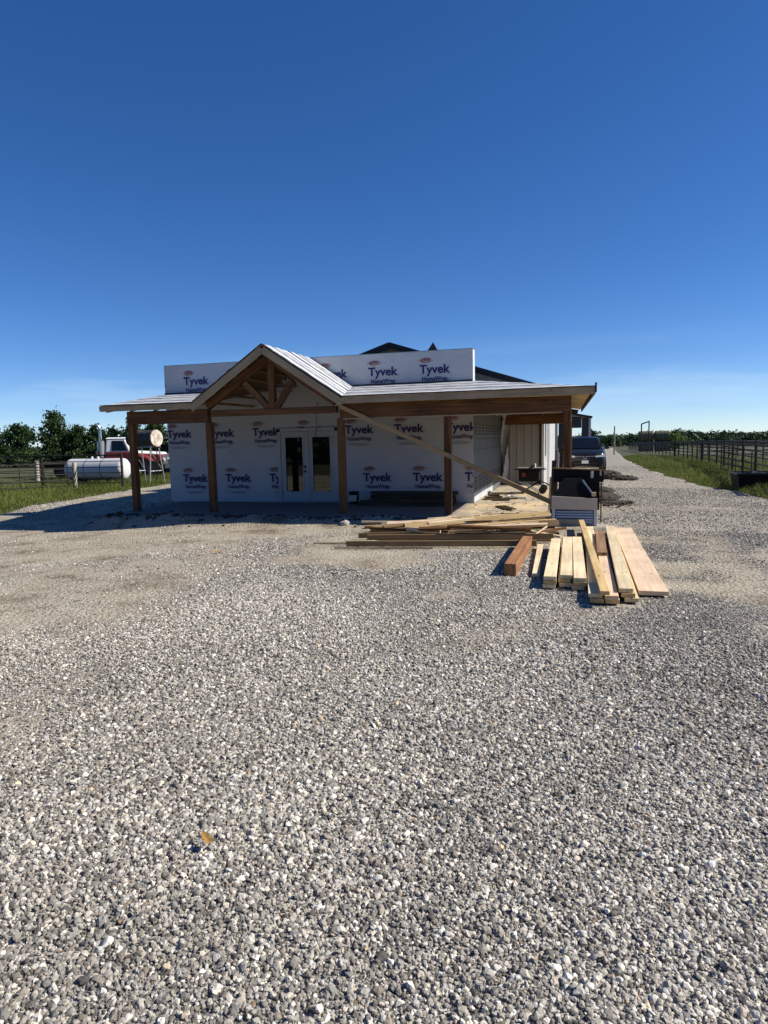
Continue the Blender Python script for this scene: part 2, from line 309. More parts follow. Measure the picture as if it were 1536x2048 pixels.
def yard_material():
    m = bpy.data.materials.new('gravel_and_dirt'); m.use_nodes = True; nt = m.node_tree; b = nt.nodes['Principled BSDF']; l = nt.links.new
    b.inputs['Roughness'].default_value = .95; b.inputs['Specular IOR Level'].default_value = .2
    t = N(nt, 'ShaderNodeTexCoord'); at = N(nt, 'ShaderNodeAttribute'); at.attribute_name = 'gravel'
    vo = N(nt, 'ShaderNodeTexVoronoi'); vo.inputs['Scale'].default_value = 24; l(t.outputs['Object'], vo.inputs['Vector'])
    v2 = N(nt, 'ShaderNodeTexVoronoi'); v2.inputs['Scale'].default_value = 70; l(t.outputs['Object'], v2.inputs['Vector'])
    bw = N(nt, 'ShaderNodeRGBToBW'); l(vo.outputs['Color'], bw.inputs[0])
    rp = N(nt, 'ShaderNodeValToRGB'); e = rp.color_ramp.elements; e[0].position = .15; e[0].color = (.12, .112, .10, 1); e[1].position = .85; e[1].color = (.44, .42, .38, 1); l(bw.outputs[0], rp.inputs[0])
    nz = N(nt, 'ShaderNodeTexNoise'); nz.inputs['Scale'].default_value = 1.3; nz.inputs['Detail'].default_value = 8; nz.inputs['Roughness'].default_value = .7; l(t.outputs['Object'], nz.inputs['Vector'])
    dr = N(nt, 'ShaderNodeValToRGB'); e = dr.color_ramp.elements; e[0].position = .32; e[0].color = (.12, .088, .058, 1); e[1].position = .66; e[1].color = (.43, .385, .30, 1); e.new(.45).color = (.335, .29, .215, 1); l(nz.outputs['Fac'], dr.inputs[0])
    bw2 = N(nt, 'ShaderNodeRGBToBW'); l(v2.outputs['Color'], bw2.inputs[0]); mr = N(nt, 'ShaderNodeMapRange'); mr.inputs[3].default_value = .72; mr.inputs[4].default_value = 1.25; l(bw2.outputs[0], mr.inputs[0])
    n4 = N(nt, 'ShaderNodeTexNoise'); n4.inputs['Scale'].default_value = .75; n4.inputs['Detail'].default_value = 7; n4.inputs['Roughness'].default_value = .72; l(t.outputs['Object'], n4.inputs['Vector'])
    er = N(nt, 'ShaderNodeMapRange'); er.inputs[1].default_value = .52; er.inputs[2].default_value = .66; l(n4.outputs['Fac'], er.inputs[0])
    em_ = N(nt, 'ShaderNodeMixRGB'); em_.inputs[2].default_value = (.13, .092, .058, 1); sc_ = N(nt, 'ShaderNodeMath', operation='MULTIPLY'); sc_.inputs[1].default_value = .75; l(er.outputs[0], sc_.inputs[0]); l(sc_.outputs[0], em_.inputs[0]); l(dr.outputs[0], em_.inputs[1])
    hs = N(nt, 'ShaderNodeHueSaturation'); l(mr.outputs[0], hs.inputs['Value']); l(em_.outputs[0], hs.inputs['Color'])
    mx = N(nt, 'ShaderNodeMixRGB'); l(at.outputs['Fac'], mx.inputs[0]); l(hs.outputs[0], mx.inputs[1]); l(rp.outputs[0], mx.inputs[2]); l(mx.outputs[0], b.inputs['Base Color'])
    bp = N(nt, 'ShaderNodeBump'); bp.inputs['Strength'].default_value = .9; bp.inputs['Distance'].default_value = .02; bp.invert = True; l(vo.outputs['Distance'], bp.inputs['Height'])
    b2 = N(nt, 'ShaderNodeBump'); b2.inputs['Strength'].default_value = .5; b2.inputs['Distance'].default_value = .012; l(v2.outputs['Distance'], b2.inputs['Height']); l(bp.outputs[0], b2.inputs['Normal']); l(b2.outputs[0], b.inputs['Normal'])
    return m
ys = np.concatenate([np.arange(-18, 12, .16), np.arange(12, 40, .6), np.arange(40, 200, 5)])
tt = np.linspace(0, 1, 190)
le, re_ = left_edge(ys), right_edge(ys)
# finer columns in the middle of wide rows
YX = le[:, None]+(re_-le)[:, None]*tt[None, :]; YYy = np.repeat(ys[:, None], len(tt), 1); YZ = H(YX, YYy)+.006
edge = np.minimum(tt, 1-tt)*(re_-le)[:, None]
YZ = YZ-.03*sstep(.25, 0, edge)
idx = np.arange(YX.size).reshape(YX.shape)
faces = np.stack([idx[:-1, :-1], idx[:-1, 1:], idx[1:, 1:], idx[1:, :-1]], -1).reshape(-1, 4)
yard = fast_mesh('gravel_yard', np.stack([YX, YYy, YZ], -1).reshape(-1, 3), faces, yard_material(), {'gravel': ('POINT', gravel_amount(YX, YYy).ravel())})
for p in yard.data.polygons: p.use_smooth = True
tag(yard, 'gravel yard and driveway of packed dirt and stone', 'driveway', kind='structure')

# ------------------------------------------------------------------ loose stones (uncountable): one object, instanced points
def on_yard(x, y): return (x > left_edge(y)+.1) & (x < right_edge(y)-.1)
FOOT = [(1.98, 2.43, -8.36, -5.3), (2.45, 2.95, -8.95, -3.7), (2.94, 3.25, -8.5, -3.5), (1.49, 1.69, -7.75, -5.4), (1.79, 1.91, -7.75, -5.5)]   # where boards lie flat
def off_slab(x, y):
    k = ~((x > -8.4) & (x < 2.5) & (y > -2.97))
    for a, b_, c, d in FOOT: k &= ~((x > a) & (x < b_) & (y > c) & (y < d))
    return k
PX, PY, PS, PT = [], [], [], []
def scatter(n, fx, fy, size, keep):
    x, y = fx(n), fy(n); g = gravel_amount(x, y); k = keep(x, y, g) & on_yard(x, y) & off_slab(x, y)
    x, y, g = x[k], y[k], g[k]; s = size(x, y, g); PX.append(x); PY.append(y); PS.append(s)
# near wedge, sampled in polar form round the viewer's standing place
def polar(n, r0, r1, half):
    r = np.sqrt(RNG.uniform(r0*r0, r1*r1, n)); a = YAW+RNG.uniform(-half, half, n)
    return CAM.x-r*np.sin(a), CAM.y+r*np.cos(a)
def wedge(r0, r1, half, dens, s0, s1):
    n = int(dens*half*(r1*r1-r0*r0)); x, y = polar(n, r0, r1, half); g = gravel_amount(x, y)
    u = RNG.random(n); k = (u < .48+.52*g) & on_yard(x, y) & off_slab(x, y); x, y, g, u = x[k], y[k], g[k], u[k]
    big = u < .05+.95*g                                # packed dirt keeps only fine grit and the odd stone
    s = np.exp(RNG.normal(0, .36, len(x)))*np.where(big, s0+(s1-s0)*g, s0*.45)*(.75+.5*vnoise(x, y, 1.1)); PX.append(x); PY.append(y); PS.append(s)
wedge(.9, 4.6, .72, 12500, .0043, .0068)
wedge(4.6, 8.0, .66, 8200, .0045, .0070)
wedge(8.0, 12.5, .60, 3300, .0053, .0085)
wedge(12.5, 22, .56, 560, .0085, .0125)
wedge(22, 40, .46, 60, .013, .018)
SX, SY, SS = np.concatenate(PX), np.concatenate(PY), np.concatenate(PS)
SS = np.clip(SS, .0016, .016)*(1-.16*sstep(2.2, 4.2, SX+.18*(SY+10)))
ns = len(SX)
SZ = H(SX, SY)+.004+SS*.25+RNG.uniform(0, 1, ns)**2*.008*gravel_amount(SX, SY)
pm = bpy.data.meshes.new('gravel'); pm.vertices.add(ns); pm.vertices.foreach_set('co', np.stack([SX, SY, SZ], -1).astype(np.float32).ravel())
def pa(n, t, v):
    a = pm.attributes.new(n, t, 'POINT'); a.data.foreach_set('vector' if t == 'FLOAT_VECTOR' else 'value', v.ravel())
sc3 = SS[:, None]*np.stack([RNG.uniform(.85, 1.5, ns), RNG.uniform(.75, 1.15, ns), RNG.uniform(.5, .95, ns)], -1)
pa('scl', 'FLOAT_VECTOR', sc3.astype(np.float32))
pa('rot', 'FLOAT_VECTOR', np.stack([RNG.normal(0, .45, ns), RNG.normal(0, .45, ns), RNG.uniform(0, 6.28, ns)], -1).astype(np.float32))
tone = np.clip(.30*(fbm(SX+5, SY, 1.7)-.5)-.07*sstep(2.2, 4.2, SX+.18*(SY+10))+RNG.normal(.44, .22, ns)+.32*(RNG.random(ns) < .10), 0, 1); pa('tone', 'FLOAT', tone.astype(np.float32))
pa('tint', 'FLOAT', (np.clip(RNG.normal(.36, .14, ns), 0, .6)+.55*(RNG.random(ns) < .008)).astype(np.float32))
grav = bpy.data.objects.new('gravel', pm); COL.objects.link(grav); tag(grav, 'loose crushed grey stones covering the yard', 'gravel', kind='stuff')
SM = bpy.data.materials.new('crushed_stone'); SM.use_nodes = True
nt = SM.node_tree; b = nt.nodes['Principled BSDF']; b.inputs['Roughness'].default_value = .85; b.inputs['Specular IOR Level'].default_value = .3; l = nt.links.new
a1 = N(nt, 'ShaderNodeAttribute', attribute_type='INSTANCER'); a1.attribute_name = 'tone'; a2 = N(nt, 'ShaderNodeAttribute', attribute_type='INSTANCER'); a2.attribute_name = 'tint'
rp = N(nt, 'ShaderNodeValToRGB'); e = rp.color_ramp.elements; e[0].color = (.085, .082, .078, 1); e[1].color = (.80, .78, .73, 1); e.new(.45).color = (.315, .302, .278, 1)
l(a1.outputs['Fac'], rp.inputs[0])
tn = N(nt, 'ShaderNodeValToRGB'); e = tn.color_ramp.elements; e[0].color = (.96, .99, 1.0, 1); e[1].color = (1.1, .82, .56, 1); e.new(.5).color = (1.04, .98, .89, 1); l(a2.outputs['Fac'], tn.inputs[0])
nz = N(nt, 'ShaderNodeTexNoise'); nz.inputs['Scale'].default_value = 1.6; nz.inputs['Detail'].default_value = 5; tcn = N(nt, 'ShaderNodeTexCoord'); l(tcn.outputs['Object'], nz.inputs['Vector'])
nz.inputs['Scale'].default_value = 55
mr = N(nt, 'ShaderNodeMapRange'); mr.inputs[1].default_value = .3; mr.inputs[2].default_value = .7; mr.inputs[3].default_value = .72; mr.inputs[4].default_value = 1.2; l(nz.outputs['Fac'], mr.inputs[0])
m1 = N(nt, 'ShaderNodeMixRGB', blend_type='MULTIPLY'); m1.inputs[0].default_value = 1; l(rp.outputs[0], m1.inputs[1]); l(tn.outputs[0], m1.inputs[2])
hs = N(nt, 'ShaderNodeHueSaturation'); l(mr.outputs[0], hs.inputs['Value']); l(m1.outputs[0], hs.inputs['Color']); l(hs.outputs[0], b.inputs['Base Color'])
ng = bpy.data.node_groups.new('stone_scatter', 'GeometryNodeTree')
ng.interface.new_socket('Geometry', in_out='INPUT', socket_type='NodeSocketGeometry'); ng.interface.new_socket('Geometry', in_out='OUTPUT', socket_type='NodeSocketGeometry')
gi, go = ng.nodes.new('NodeGroupInput'), ng.nodes.new('NodeGroupOutput'); l = ng.links.new
g2i = ng.nodes.new('GeometryNodeGeometryToInstance')
for k in range(9):
    ico = ng.nodes.new('GeometryNodeMeshIcoSphere'); ico.inputs['Radius'].default_value = 1; ico.inputs['Subdivisions'].default_value = 2
    sp = ng.nodes.new('GeometryNodeSetPosition'); nzz = ng.nodes.new('ShaderNodeTexNoise'); nzz.noise_dimensions = '4D'; nzz.inputs['W'].default_value = k*7.3; nzz.inputs['Scale'].default_value = .95; nzz.inputs['Detail'].default_value = 1.5
    sub = ng.nodes.new('ShaderNodeVectorMath'); sub.operation = 'SUBTRACT'; sub.inputs[1].default_value = (.5, .5, .5)
    mulv = ng.nodes.new('ShaderNodeVectorMath'); mulv.operation = 'MULTIPLY'; mulv.inputs[1].default_value = (1.75, 1.75, 1.75)
    smt = ng.nodes.new('GeometryNodeSetMaterial'); smt.inputs['Material'].default_value = SM
    l(nzz.outputs['Color'], sub.inputs[0]); l(sub.outputs[0], mulv.inputs[0]); l(mulv.outputs[0], sp.inputs['Offset']); l(ico.outputs[0], sp.inputs[0])
    l(sp.outputs[0], smt.inputs[0])
    ssn = ng.nodes.new('GeometryNodeSetShadeSmooth'); ssn.inputs['Shade Smooth'].default_value = False; l(smt.outputs[0], ssn.inputs[0]); l(ssn.outputs[0], g2i.inputs[0])
iop = ng.nodes.new('GeometryNodeInstanceOnPoints'); iop.inputs['Pick Instance'].default_value = True
m2p = ng.nodes.new('GeometryNodeMeshToPoints')
def na(name, t):
    n = ng.nodes.new('GeometryNodeInputNamedAttribute'); n.data_type = t; n.inputs[0].default_value = name; return n.outputs[0]
l(gi.outputs[0], m2p.inputs[0]); l(m2p.outputs[0], iop.inputs['Points']); l(g2i.outputs[0], iop.inputs['Instance'])
e2r = ng.nodes.new('FunctionNodeEulerToRotation'); l(na('rot', 'FLOAT_VECTOR'), e2r.inputs[0]); l(e2r.outputs[0], iop.inputs['Rotation'])
l(na('scl', 'FLOAT_VECTOR'), iop.inputs['Scale']); l(iop.outputs[0], go.inputs[0])
md = grav.modifiers.new('stones', 'NODES'); md.node_group = ng; pm.materials.append(SM)

# ------------------------------------------------------------------ the house under construction
house = thing('house', (0, 0, 0), 'one-storey house under construction wrapped in printed white house wrap behind a timber porch', 'house')
S = .12
part('wall', WRAP, house, (-8.14, -.0, .0, .30, S, 3.69))
part('wall', WRAP, house, (-8.14, -7.99, .30, 6.06, S, 2.96))
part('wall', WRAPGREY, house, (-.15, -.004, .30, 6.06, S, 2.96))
part('wall', METALW, house, (-7.99, -.15, 5.92, 6.06, S, 2.96))
part('roof', DARKMETAL, house, (-8.13, -.01, .305, 6.055, 2.965, 3.02))
part('parapet_cap', STEEL, house, (-8.15, .012, -.02, .312, 3.692, 3.702))
def sheet(z0, z1, yo, x0=-8.142, x1=.002, seed=0):
    """a width of house wrap hung on the front wall: thin, slightly rippled."""
    r = random.Random(seed); mb = MB(); nx_, nz_ = 150, 24; vs, fs = [], []
    for j in range(nz_+1):
        for i in range(nx_+1):
            x = x0+(x1-x0)*i/nx_; z = z0+(z1-z0)*j/nz_
            e = .010*float(vnoise(x+seed*9, z*.6, .4)-.5)+.006*float(vnoise(x*2+z, z*3-x+seed, .3)-.5)
            vs.append((x, yo+e, z))
    for j in range(nz_):
        for i in range(nx_): a = j*(nx_+1)+i; fs.append((a, a+1, a+nx_+2, a+nx_+1))
    mb.add(vs, fs); return mb.build('house_wrap_sheet', WRAP, house)
sheet(S+.01, 1.36, -.008, seed=1); sheet(1.30, 2.66, -.014, seed=2); sheet(2.60, 3.688, -.020, seed=3)

# --- the printed logos
def text_mesh(body, height, width, bold):
    cu = bpy.data.curves.new('txt', 'FONT'); cu.body = body; cu.offset = bold; cu.resolution_u = 3
    o = bpy.data.objects.new('txt', cu); COL.objects.link(o); bpy.context.view_layer.update()
    me = bpy.data.meshes.new_from_object(o.evaluated_get(bpy.context.evaluated_depsgraph_get())); bpy.data.objects.remove(o); bpy.data.curves.remove(cu)
    co = np.zeros(len(me.vertices)*3, np.float32); me.vertices.foreach_get('co', co); co = co.reshape(-1, 3)
    polys = [tuple(p.vertices) for p in me.polygons]
    x0, x1 = co[:, 0].min(), co[:, 0].max(); sx = width/(x1-x0); sy = height/.73
    vs = [((x-x0)*sx, 0, y*sy) for x, y, _ in co]; bpy.data.meshes.remove(me); return vs, polys
T1 = text_mesh('Tyvek', .205, .73, .026); T1d = text_mesh('.', .10, .014, .0); T2 = text_mesh('HomeWrap.', .105, .63, .022); T3 = text_mesh('DUPONT', .066, .205, .03)
def ring(cx, cz, a, b, w, n=22):
    vs = []; fs = []
    for i in range(n):
        t = 2*math.pi*i/n; vs += [(cx+a*math.cos(t), 0, cz+b*math.sin(t)), (cx+(a-w)*math.cos(t), 0, cz+(b-w*.7)*math.sin(t))]
    for i in range(n): j = (i+1) % n; fs.append((2*i, 2*j, 2*j+1, 2*i+1))
    return vs, fs
def put(mb, tm, dx, dz): mb.add([(v[0]+dx, v[1], v[2]+dz) for v in tm[0]], tm[1])
nav = MB(); put(nav, T1, 0, 0); put(nav, T1d, .745, 0); put(nav, T2, .06, -.175)
red = MB(); put(red, T3, .055, .275); put(red, ring(.155, .30, .135, .056, .016), 0, 0)
red.add([(-.03, 0, .30), (-.008, 0, .315), (-.008, 0, .285)], [(0, 1, 2)]); red.add([(.34, 0, .30), (.318, 0, .315), (.318, 0, .285)], [(0, 1, 2)])
gry = MB()
for z, a, b_ in ((-.245, .05, .62), (-.275, .12, .58), (-.298, .16, .52)):
    x = a
    while x < b_: w = random.uniform(.02, .06); gry.box(x, min(x+w, b_), -.0005, 0, z-.005, z+.005); x += w+.012
NAVM, REDM, GRYM = nav.mesh('print', NAVY), red.mesh('print', REDP), gry.mesh('print', GREYP)
def clipped(me, x, lo, hi):
    bm = bmesh.new(); bm.from_mesh(me)
    for lim, nrm in ((lo-x, (-1, 0, 0)), (hi-x, (1, 0, 0))):
        bmesh.ops.bisect_plane(bm, geom=bm.verts[:]+bm.edges[:]+bm.faces[:], plane_co=(lim, 0, 0), plane_no=nrm, clear_outer=True)
    m2 = bpy.data.meshes.new('print'); bm.to_mesh(m2); bm.free(); m2.materials.append(me.materials[0]); return m2
def logo(x, z, y=-.034):
    cut = x < -8.10 or x+.75 > 0
    def mk(name, me, par, yy):
        if cut: me = clipped(me, x, -8.139, -.002)
        if not len(me.polygons): return None
        o = bpy.data.objects.new(name, me); COL.objects.link(o); o.parent = par; return o
    o = mk('printed_logo', NAVM, house, y)
    if o is None: return
    o.location = (x, y, z); mk('printed_emblem', REDM, o, 0); mk('small_print', GRYM, o, 0)
for k in range(7): logo(-7.735+1.256*k, .65)
for k in range(7): logo(-8.15+1.25*k, 1.815)
for k in range(-1, 6): logo(-7.565+1.262*k, 3.175)
# --- side wall: the grey back print of the wrap, white foot band, loose flap
part('base_band', WRAP, house, (-.006, .012, .02, 3.6, S+.01, .36))
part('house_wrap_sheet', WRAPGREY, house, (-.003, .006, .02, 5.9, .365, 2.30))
mb = MB()
for z0, hgt, rows in ((1.72, .30, 4), (.42, .34, 4)):
    y = .12
    while y < 5.7:
        w = .52
        for r in range(rows):
            zz = z0+hgt*r/rows
            mb.box(.007, .0085, y, y+w*(.8 if r % 2 else .95), zz, zz+hgt/rows*.62)
        y += .66
for zz in (1.35, 1.62): mb.box(.007, .0085, .05, 5.8, zz, zz+.018)
y = .3
while y < 5.6: mb.box(.007, .0085, y, y+.03, 1.36, 1.62); y += .55
mb.build('printed_pattern', DKP, house)
mb = MB(); vs = []; fs = []
for j in range(9):
    for i in range(7):
        z = 2.42-.26*j*1.05+.0; u = i/6
        vs.append((.02+.30*u*(1-.06*j)+.03*math.sin(j*1.3+i), 5.95-.1*math.sin(u*5+j*.8), max(z+.06*math.sin(i*2+j), S+.1)))
for j in range(8):
    for i in range(6): a = j*7+i; fs.append((a, a+1, a+8, a+7))
mb.add(vs, fs).build('loose_wrap_flap', WRAP, house, smooth=True)
mb = MB(); vs = []; fs = []
for i in range(40):
    y = .0+5.9*i/39
    vs += [(.014+.02*math.sin(i*1.7), y, 2.55), (.05+.05*abs(math.sin(i*2.3)), y, 2.30+.05*math.sin(i*1.1))]
for i in range(39): fs.append((2*i, 2*i+2, 2*i+3, 2*i+1))
mb.add(vs, fs).build('torn_wrap_edge', WRAP, house)
# --- double french door
DY = -.03
part('door_frame', DOORW, house, (-4.95, -4.87, DY-.05, .02, .125, 1.97), (-3.41, -3.33, DY-.05, .02, .125, 1.97), (-4.95, -3.33, DY-.05, .02, 1.90, 1.985))
part('door_sill', STEEL, house, (-4.95, -3.33, DY-.10, .0, .122, .15))
for x0, x1 in ((-4.865, -4.145), (-4.135, -3.415)):
    z0, z1 = .155, 1.895; s_ = .118; dl = MB()
    dl.box(x0, x0+s_, DY-.03, DY+.01, z0, z1).box(x1-s_, x1, DY-.03, DY+.01, z0, z1).box(x0+s_, x1-s_, DY-.03, DY+.01, z0, z0+.23).box(x0+s_, x1-s_, DY-.03, DY+.01, z1-.13, z1)
    d = dl.build('door', DOORW, house, bevel=.004)
    part('pane', GLASS, d, (x0+s_, x1-s_, DY-.012, DY-.002, z0+.23, z1-.13))
    part('glazing_bead', DOORW, d, (x0+s_-.012, x0+s_+.012, DY-.042, DY-.031, z0+.218, z1-.118), (x1-s_-.012, x1-s_+.012, DY-.042, DY-.031, z0+.218, z1-.118), (x0+s_+.013, x1-s_-.013, DY-.042, DY-.031, z0+.218, z0+.242), (x0+s_+.013, x1-s_-.013, DY-.042, DY-.031, z1-.142, z1-.118))
    if x0 < -4.5:
        mbh = MB().tube([(x1-.07, DY-.03, .90), (x1-.07, DY-.085, .90)], .024, 10); mbh.build('handle', BLACK, d); MB().tube([(x1-.07, DY-.03, 1.02), (x1-.07, DY-.055, 1.02)], .026, 10).build('lock', BLACK, d)
part('astragal', DOORW, house, (-4.165, -4.115, DY-.058, DY-.032, .15, 1.895))
MB().tube([(-3.86, -.03, 2.62), (-3.83, -.10, 2.50), (-3.87, -.09, 2.25), (-3.84, -.12, 2.0), (-3.9, -.12, 1.85), (-3.86, -.12, 1.6), (-3.9, -.11, 1.42)], .007, 6).build('hanging_cable', BLACK, house)
MB().tube([(.0-.55, -.22, S), (-.55, -.22, .36)], .035, 12).build('stub_pipe', STEEL, house)

# --- porch slab with joints
CONC = bpy.data.materials.new('sawdusty_concrete'); CONC.use_nodes = True
nt = CONC.node_tree; b = nt.nodes['Principled BSDF']; l = nt.links.new; b.inputs['Roughness'].default_value = .9
t = N(nt, 'ShaderNodeTexCoord'); n1 = N(nt, 'ShaderNodeTexNoise'); n1.inputs['Scale'].default_value = 1.1; n1.inputs['Detail'].default_value = 9; n1.inputs['Roughness'].default_value = .72; l(t.outputs['Object'], n1.inputs['Vector'])
r1 = N(nt, 'ShaderNodeValToRGB'); e = r1.color_ramp.elements; e[0].position = .40; e[0].color = (.27, .255, .23, 1); e[1].position = .60; e[1].color = (.62, .47, .28, 1); l(n1.outputs['Fac'], r1.inputs[0])
n2 = N(nt, 'ShaderNodeTexNoise'); n2.inputs['Scale'].default_value = 60; n2.inputs['Detail'].default_value = 3; l(t.outputs['Object'], n2.inputs['Vector'])
m_ = N(nt, 'ShaderNodeMapRange'); m_.inputs[1].default_value = .3; m_.inputs[2].default_value = .7; m_.inputs[3].default_value = .75; m_.inputs[4].default_value = 1.15; l(n2.outputs['Fac'], m_.inputs[0])
hs = N(nt, 'ShaderNodeHueSaturation'); l(m_.outputs[0], hs.inputs['Value']); l(r1.outputs[0], hs.inputs['Color'])
# sawdust lies round the cutting area at the side porch; elsewhere the porch shade is put into a darker concrete colour
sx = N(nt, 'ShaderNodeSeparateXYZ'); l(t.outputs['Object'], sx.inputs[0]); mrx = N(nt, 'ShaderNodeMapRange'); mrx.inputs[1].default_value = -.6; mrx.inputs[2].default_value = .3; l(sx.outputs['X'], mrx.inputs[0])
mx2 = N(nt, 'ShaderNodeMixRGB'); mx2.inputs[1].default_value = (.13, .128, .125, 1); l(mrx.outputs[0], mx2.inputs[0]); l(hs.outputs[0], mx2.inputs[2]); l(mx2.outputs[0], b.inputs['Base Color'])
bp = N(nt, 'ShaderNodeBump'); bp.inputs['Strength'].default_value = .3; bp.inputs['Distance'].default_value = .01; l(n2.outputs['Fac'], bp.inputs['Height']); l(bp.outputs[0], b.inputs['Normal'])
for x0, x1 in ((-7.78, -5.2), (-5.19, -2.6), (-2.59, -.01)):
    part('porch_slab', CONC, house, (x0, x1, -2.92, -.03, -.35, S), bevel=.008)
for y0, y1 in ((-2.92, -1.45), (-1.44, .4), (.41, 2.6), (2.61, 6.4)):
    part('porch_slab', CONC, house, (0., 2.42, y0, y1, -.06, S), bevel=.008)

# --- posts and beams
PYC = -2.35; PW = .14; HB, BT = 2.115, 2.41
for x in (-7.50, -5.50, -2.42, -.164, 2.144):
    p = board('post', (x, PYC, S), (x, PYC, HB), PW, PW, TIMBER, house, up=(0, 1, 0), bevel=.006)
board('post', (2.10, 6.0, S), (2.10, 6.0, 2.02), PW, PW, TIMBER, house, up=(0, 1, 0), bevel=.006)
for x0, x1 in ((-7.57, -5.50), (-2.42, 2.214)):
    for k, yy in enumerate((PYC-.045, PYC+.045)):
        board('beam', (x0, yy, (HB+BT)/2), (x1, yy, (HB+BT)/2), .086, BT-HB, TIMBER, house, bevel=.006)
board('beam_trim', (-2.35, PYC, HB-.012), (2.05, PYC, HB-.012), .17, .022, FASCIA, house)
board('beam', (2.14, PYC+.1, 2.26), (2.10, 6.08, 2.20), .12, .28, TIMBER, house)
board('beam', (.02, 6.0, 2.17), (2.03, 6.0, 2.17), .14, .29, TIMBER, house)
# --- gable truss
GX, RZ = -4.03, 3.69; SL = .667
TY = PYC
board('tie_beam', (-5.43, TY, 2.305), (-2.49, TY, 2.305), .14, .14, TIMBER, house, bevel=.006)
board('king_post', (GX+.07, TY, 2.375), (GX+.07, TY, 3.33), .14, .14, TIMBER, house, up=(0, 1, 0), bevel=.006)
for s_ in (-1, 1):
    board('top_chord', (GX+s_*1.50, TY, 2.455), (GX+s_*.02, TY, 3.44), .13, .15, TIMBER, house, up=(0, 0, 1), bevel=.006)
    board('strut', (GX+.07+s_*.09, TY, 2.39), (GX+s_*.56, TY, 2.94), .125, .13, TIMBER, house, up=(0, 0, 1), bevel=.006)
    # purlins run back to the wall under each slope
    for q in (.16, .34, .52, .70, .88, 1.06):
        zz = RZ-.11-(1.74*q/1.2)*SL; xx = GX+s_*1.74*q/1.2
        board('purlin', (xx, -2.58, zz), (xx, -.03, zz), .05, .038, OLDPINE, house, up=(s_*SL, 0, 1))
    # rake fascia
    n_ = Vector((s_*SL, 0, 1)).normalized()
    a0 = Vector((GX+s_*.004, -2.635, RZ-.10)); a1 = Vector((GX+s_*1.755, -2.635, RZ-.10-1.755*SL))
    board('rake_fascia', a0, a1, .03, .17, FASCIA, house, up=(0, 0, 1))

# --- roofs: deck plus lapped underlayment sheets
def underlay_material():
    m = bpy.data.materials.new('printed_underlayment'); m.use_nodes = True; nt = m.node_tree; b = nt.nodes['Principled BSDF']; l = nt.links.new
    b.inputs['Roughness'].default_value = .5
    uv = N(nt, 'ShaderNodeUVMap'); sp_ = N(nt, 'ShaderNodeSeparateXYZ'); l(uv.outputs[0], sp_.inputs[0])
    # rows of printed dashes: V in metres across the sheet, U along it
    fr = N(nt, 'ShaderNodeMath', operation='MULTIPLY'); fr.inputs[1].default_value = 2.3; l(sp_.outputs['Y'], fr.inputs[0])
    f2 = N(nt, 'ShaderNodeMath', operation='FRACT'); l(fr.outputs[0], f2.inputs[0])
    rw = N(nt, 'ShaderNodeMath', operation='LESS_THAN'); rw.inputs[1].default_value = .36; l(f2.outputs[0], rw.inputs[0])
    mp_ = N(nt, 'ShaderNodeMapping'); mp_.inputs['Scale'].default_value = (3.0, 22, 1); l(uv.outputs[0], mp_.inputs[0])
    nz_ = N(nt, 'ShaderNodeTexNoise'); nz_.inputs['Scale'].default_value = 1; nz_.inputs['Detail'].default_value = 3; l(mp_.outputs[0], nz_.inputs['Vector'])
    gt = N(nt, 'ShaderNodeMath', operation='GREATER_THAN'); gt.inputs[1].default_value = .43; l(nz_.outputs['Fac'], gt.inputs[0])
    mm = N(nt, 'ShaderNodeMath', operation='MULTIPLY'); l(rw.outputs[0], mm.inputs[0]); l(gt.outputs[0], mm.inputs[1])
    n3 = N(nt, 'ShaderNodeTexNoise'); n3.inputs['Scale'].default_value = 2.5; n3.inputs['Detail'].default_value = 5; l(uv.outputs[0], n3.inputs['Vector'])
    cr_ = N(nt, 'ShaderNodeValToRGB'); cr_.color_ramp.elements[0].color = (.50, .52, .54, 1); cr_.color_ramp.elements[1].color = (.70, .71, .72, 1); l(n3.outputs['Fac'], cr_.inputs[0])
    mx_ = N(nt, 'ShaderNodeMixRGB'); mx_.inputs[2].default_value = (.05, .055, .065, 1); l(mm.outputs[0], mx_.inputs[0]); l(cr_.outputs[0], mx_.inputs[1]); l(mx_.outputs[0], b.inputs['Base Color'])
    bp_ = N(nt, 'ShaderNodeBump'); bp_.inputs['Strength'].default_value = .5; bp_.inputs['Distance'].default_value = .03; l(n3.outputs['Fac'], bp_.inputs['Height']); l(bp_.outputs[0], b.inputs['Normal'])
    return m
UNDER = underlay_material()
def lerp(a, b, t): return Vector(a)*(1-t)+Vector(b)*t
